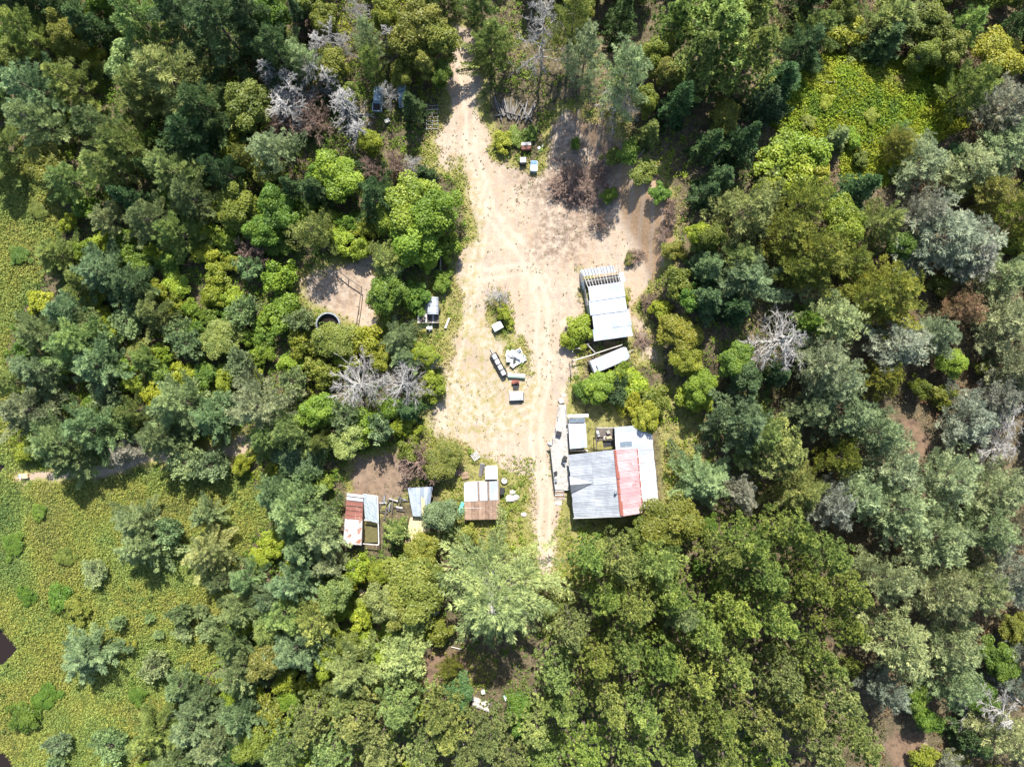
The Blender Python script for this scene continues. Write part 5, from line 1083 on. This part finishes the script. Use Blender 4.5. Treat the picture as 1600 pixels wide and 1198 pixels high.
for sx in (-.9, 0, .9): MB().bar(g0 + Vector((sx, -2, .5)), g0 + Vector((sx * .9, 1.9, .6)), .12, .1).build('side_bar', LOGWOOD, g)
for k in range(7): MB().bar(g0 + Vector((-1.0, -1.8 + k * .6, .62)), g0 + Vector((1.0, -1.75 + k * .6, .62)), .1, .06).build('rung', OLDWOOD if k == 5 else LOGWOOD, g)
for sx in (-.85, .85):
    for sy in (-1.8, 1.7): MB().box(g0 + Vector((sx, sy, .2)), (.1, .1, .6)).build('foot', DARK, g)
rr = random.Random(12)
for i in range(28):
    t_ = i / 27; x = 776 + 56 * t_ + rr.uniform(-3, 3); a = math.radians(118 - 60 * t_) + rr.gauss(0, .16); L = rr.uniform(8, 17); y = 174 + rr.uniform(-7, 7)
    if i % 9 == 4: a += 1.2
    log(x - math.cos(a) * L, y + math.sin(a) * L, x + math.cos(a) * L, y - math.sin(a) * L, rr.uniform(.08, .16), LOGWOOD, 'grey weathered log in the fan-shaped pile beside the road', 'logs in the fan-shaped pile', lift=rr.uniform(0, .4))
heap('rusty_drum_box', 'dark rust-red box at the heap below the log pile', 'box', 822, 232, [('body', 0, 0, .45, 1.6, 1.1, .9, .05, 0, RUSTDARK), ('lid', 0, .35, .93, 1.5, .5, .08, .05, 0, STONE)])
heap('blue_bin', 'dark blue bin beside the rust-red box', 'bin', 817, 254, [('body', 0, 0, .45, 1.0, 1.1, .9, .1, 0, DARK), ('lid', 0, .1, .94, .95, .8, .1, .1, 0.1, STEEL)])
heap('pale_freezer', 'blue-white chest freezer below the dark blue bin', 'freezer', 834, 262, [('body', 0, 0, .45, 1.1, 1.7, .85, -.1, 0, LIGHTBLUE), ('lid', .05, -.45, .92, 1.0, .7, .08, -.1, 0, WHITE), ('front_panel', .0, .5, .9, .9, .5, .06, -.1, 0, BLUE)])
heap('scrap_pile', 'small heap of pale scraps beside the rust-red box', 'heap', 842, 232, [('scrap', 0, 0, .1, .5, .4, .2, .4, 0, STONE), ('scrap', .6, .3, .1, .4, .3, .15, 1.2, 0, WHITE), ('scrap', .3, -.4, .1, .6, .2, .12, .1, 0, GREEN)])
# fallen trunks on the bank
for i, (a, b_, c_, d_, rd, mt, lb) in enumerate(((1100, 262, 1150, 218, .14, DEADWOOD, 'long fallen grey trunk on the wooded bank'), (1112, 236, 1128, 264, .08, DEADWOOD, 'short fallen grey trunk crossing the long one on the bank'), (1148, 165, 1152, 145, .12, BROWNWOOD, 'short brown trunk under the huge spreading pines'), (1175, 178, 1192, 152, .08, OLDWOOD, 'thin grey trunk under the huge spreading pines'),
        (1108, 205, 1138, 178, .09, DARKWOOD, 'dark fallen trunk on the shaded bank'), (985, 262, 1000, 247, .12, OLDWOOD, 'fallen trunk at the top of the sandy cut'), (1268, 146, 1290, 143, .08, DEADWOOD, 'pale fallen stick beside the bright grassy glade'), (1575, 1082, 1605, 1106, .14, DEADWOOD, 'pale fallen trunk beside the lowest dead tree'),
        (480, 722, 492, 696, .07, DEADWOOD, 'pale bare stick under the pines above the rusty-roofed shed'), (705, 1010, 722, 1014, .08, PALEWOOD, 'pale stick lying on the brown soil by the larch'), (560, 980, 548, 1010, .07, DEADWOOD, 'pale leaning stick beside the footpath pallets'), (852, 1012, 872, 1065, .12, DEADWOOD, 'pale slim trunk fallen at the edge of the red pine stand'), (1345, 345, 1385, 318, .1, DEADBROWN, 'brown fallen trunk above the silver-crowned pine'))):
    log(a, b_, c_, d_, rd, mt, lb, None, 'fallen_trunk', lift=.1)
# ---------------------------------------------------------------- the lower yard
rr = random.Random(8)
for i in range(7): a, b_ = at(738 + rr.uniform(-1, 2), 1088 + i * 2.2, .12 + .07 * (i % 3)), at(764 + rr.uniform(-2, 2), 1098 + i * 2.2, .14 + .07 * (i % 3)); tag(MB().bar(a, b_, .22, .08).build('lumber_board', PALEWOOD if i % 3 else OLDWOOD), 'bleached board in the bundle beneath the larch', 'board', 'boards of the lumber bundle')
heap('white_bucket_stack', 'small white bucket heap beside the lumber bundle', 'bucket', 791, 1091, [('bucket', 0, 0, .25, .5, .5, .5, .3, 0, WHITE), ('bucket', .45, -.25, .2, .4, .4, .4, .8, .2, WHITE), ('lid', -.3, .35, .06, .4, .4, .06, .5, 0, LIGHTBLUE)])
heap('grey_bucket', 'grey tub just above the lumber bundle', 'tub', 755, 1080, [('body', 0, 0, .25, .55, .5, .5, .2, 0, STONE), ('rim', 0, 0, .5, .6, .55, .06, .2, 0, WHITE)])
a0, a1 = at(727, 1122, 0), at(716, 1188, 0); g = thing('wooden_ladder', 'long pale ladder rails lying among the lower pines', 'ladder', a0)
dv = (a1 - a0).normalized(); sd_ = Vector((-dv.y, dv.x, 0)) * .38
for s_ in (-1, 1): MB().bar(a0 + sd_ * s_ + Vector((0, 0, .5)), a1 + sd_ * s_ + Vector((0, 0, 1.4)), .1, .12).build('side_rail', PALEWOOD, g)
for k in range(12): c_ = lerp(a0 + Vector((0, 0, .5)), a1 + Vector((0, 0, 1.4)), (k + .5) / 12); MB().bar(c_ - sd_, c_ + sd_, .06, .06).build('rung', OLDWOOD, g)
heap('grey_tool_box', 'grey box under the larch beside the olive-gold tree', 'box', 681, 955, [('body', 0, 0, .3, 1.0, .7, .6, .5, 0, STEEL), ('lid', 0, 0, .63, 1.05, .75, .06, .5, 0, WHITE)])
p_, T_ = local(41, 743, .1); g = thing('wooden_hatch', 'small tan hatch with white box at the dirt track end', 'hatch', p_)
MB().box(T_(.25, 0, .25), (.95, .8, .5), .1, 0, .08).build('cover', TANWOOD, g); MB().box(T_(-.4, .05, .3), (.35, .6, .6), .1, 0, .05).build('white_box', WHITE, g); MB().box(T_(-.45, .1, .62), (.2, .2, .05), .1).build('knob', BLUE, g)
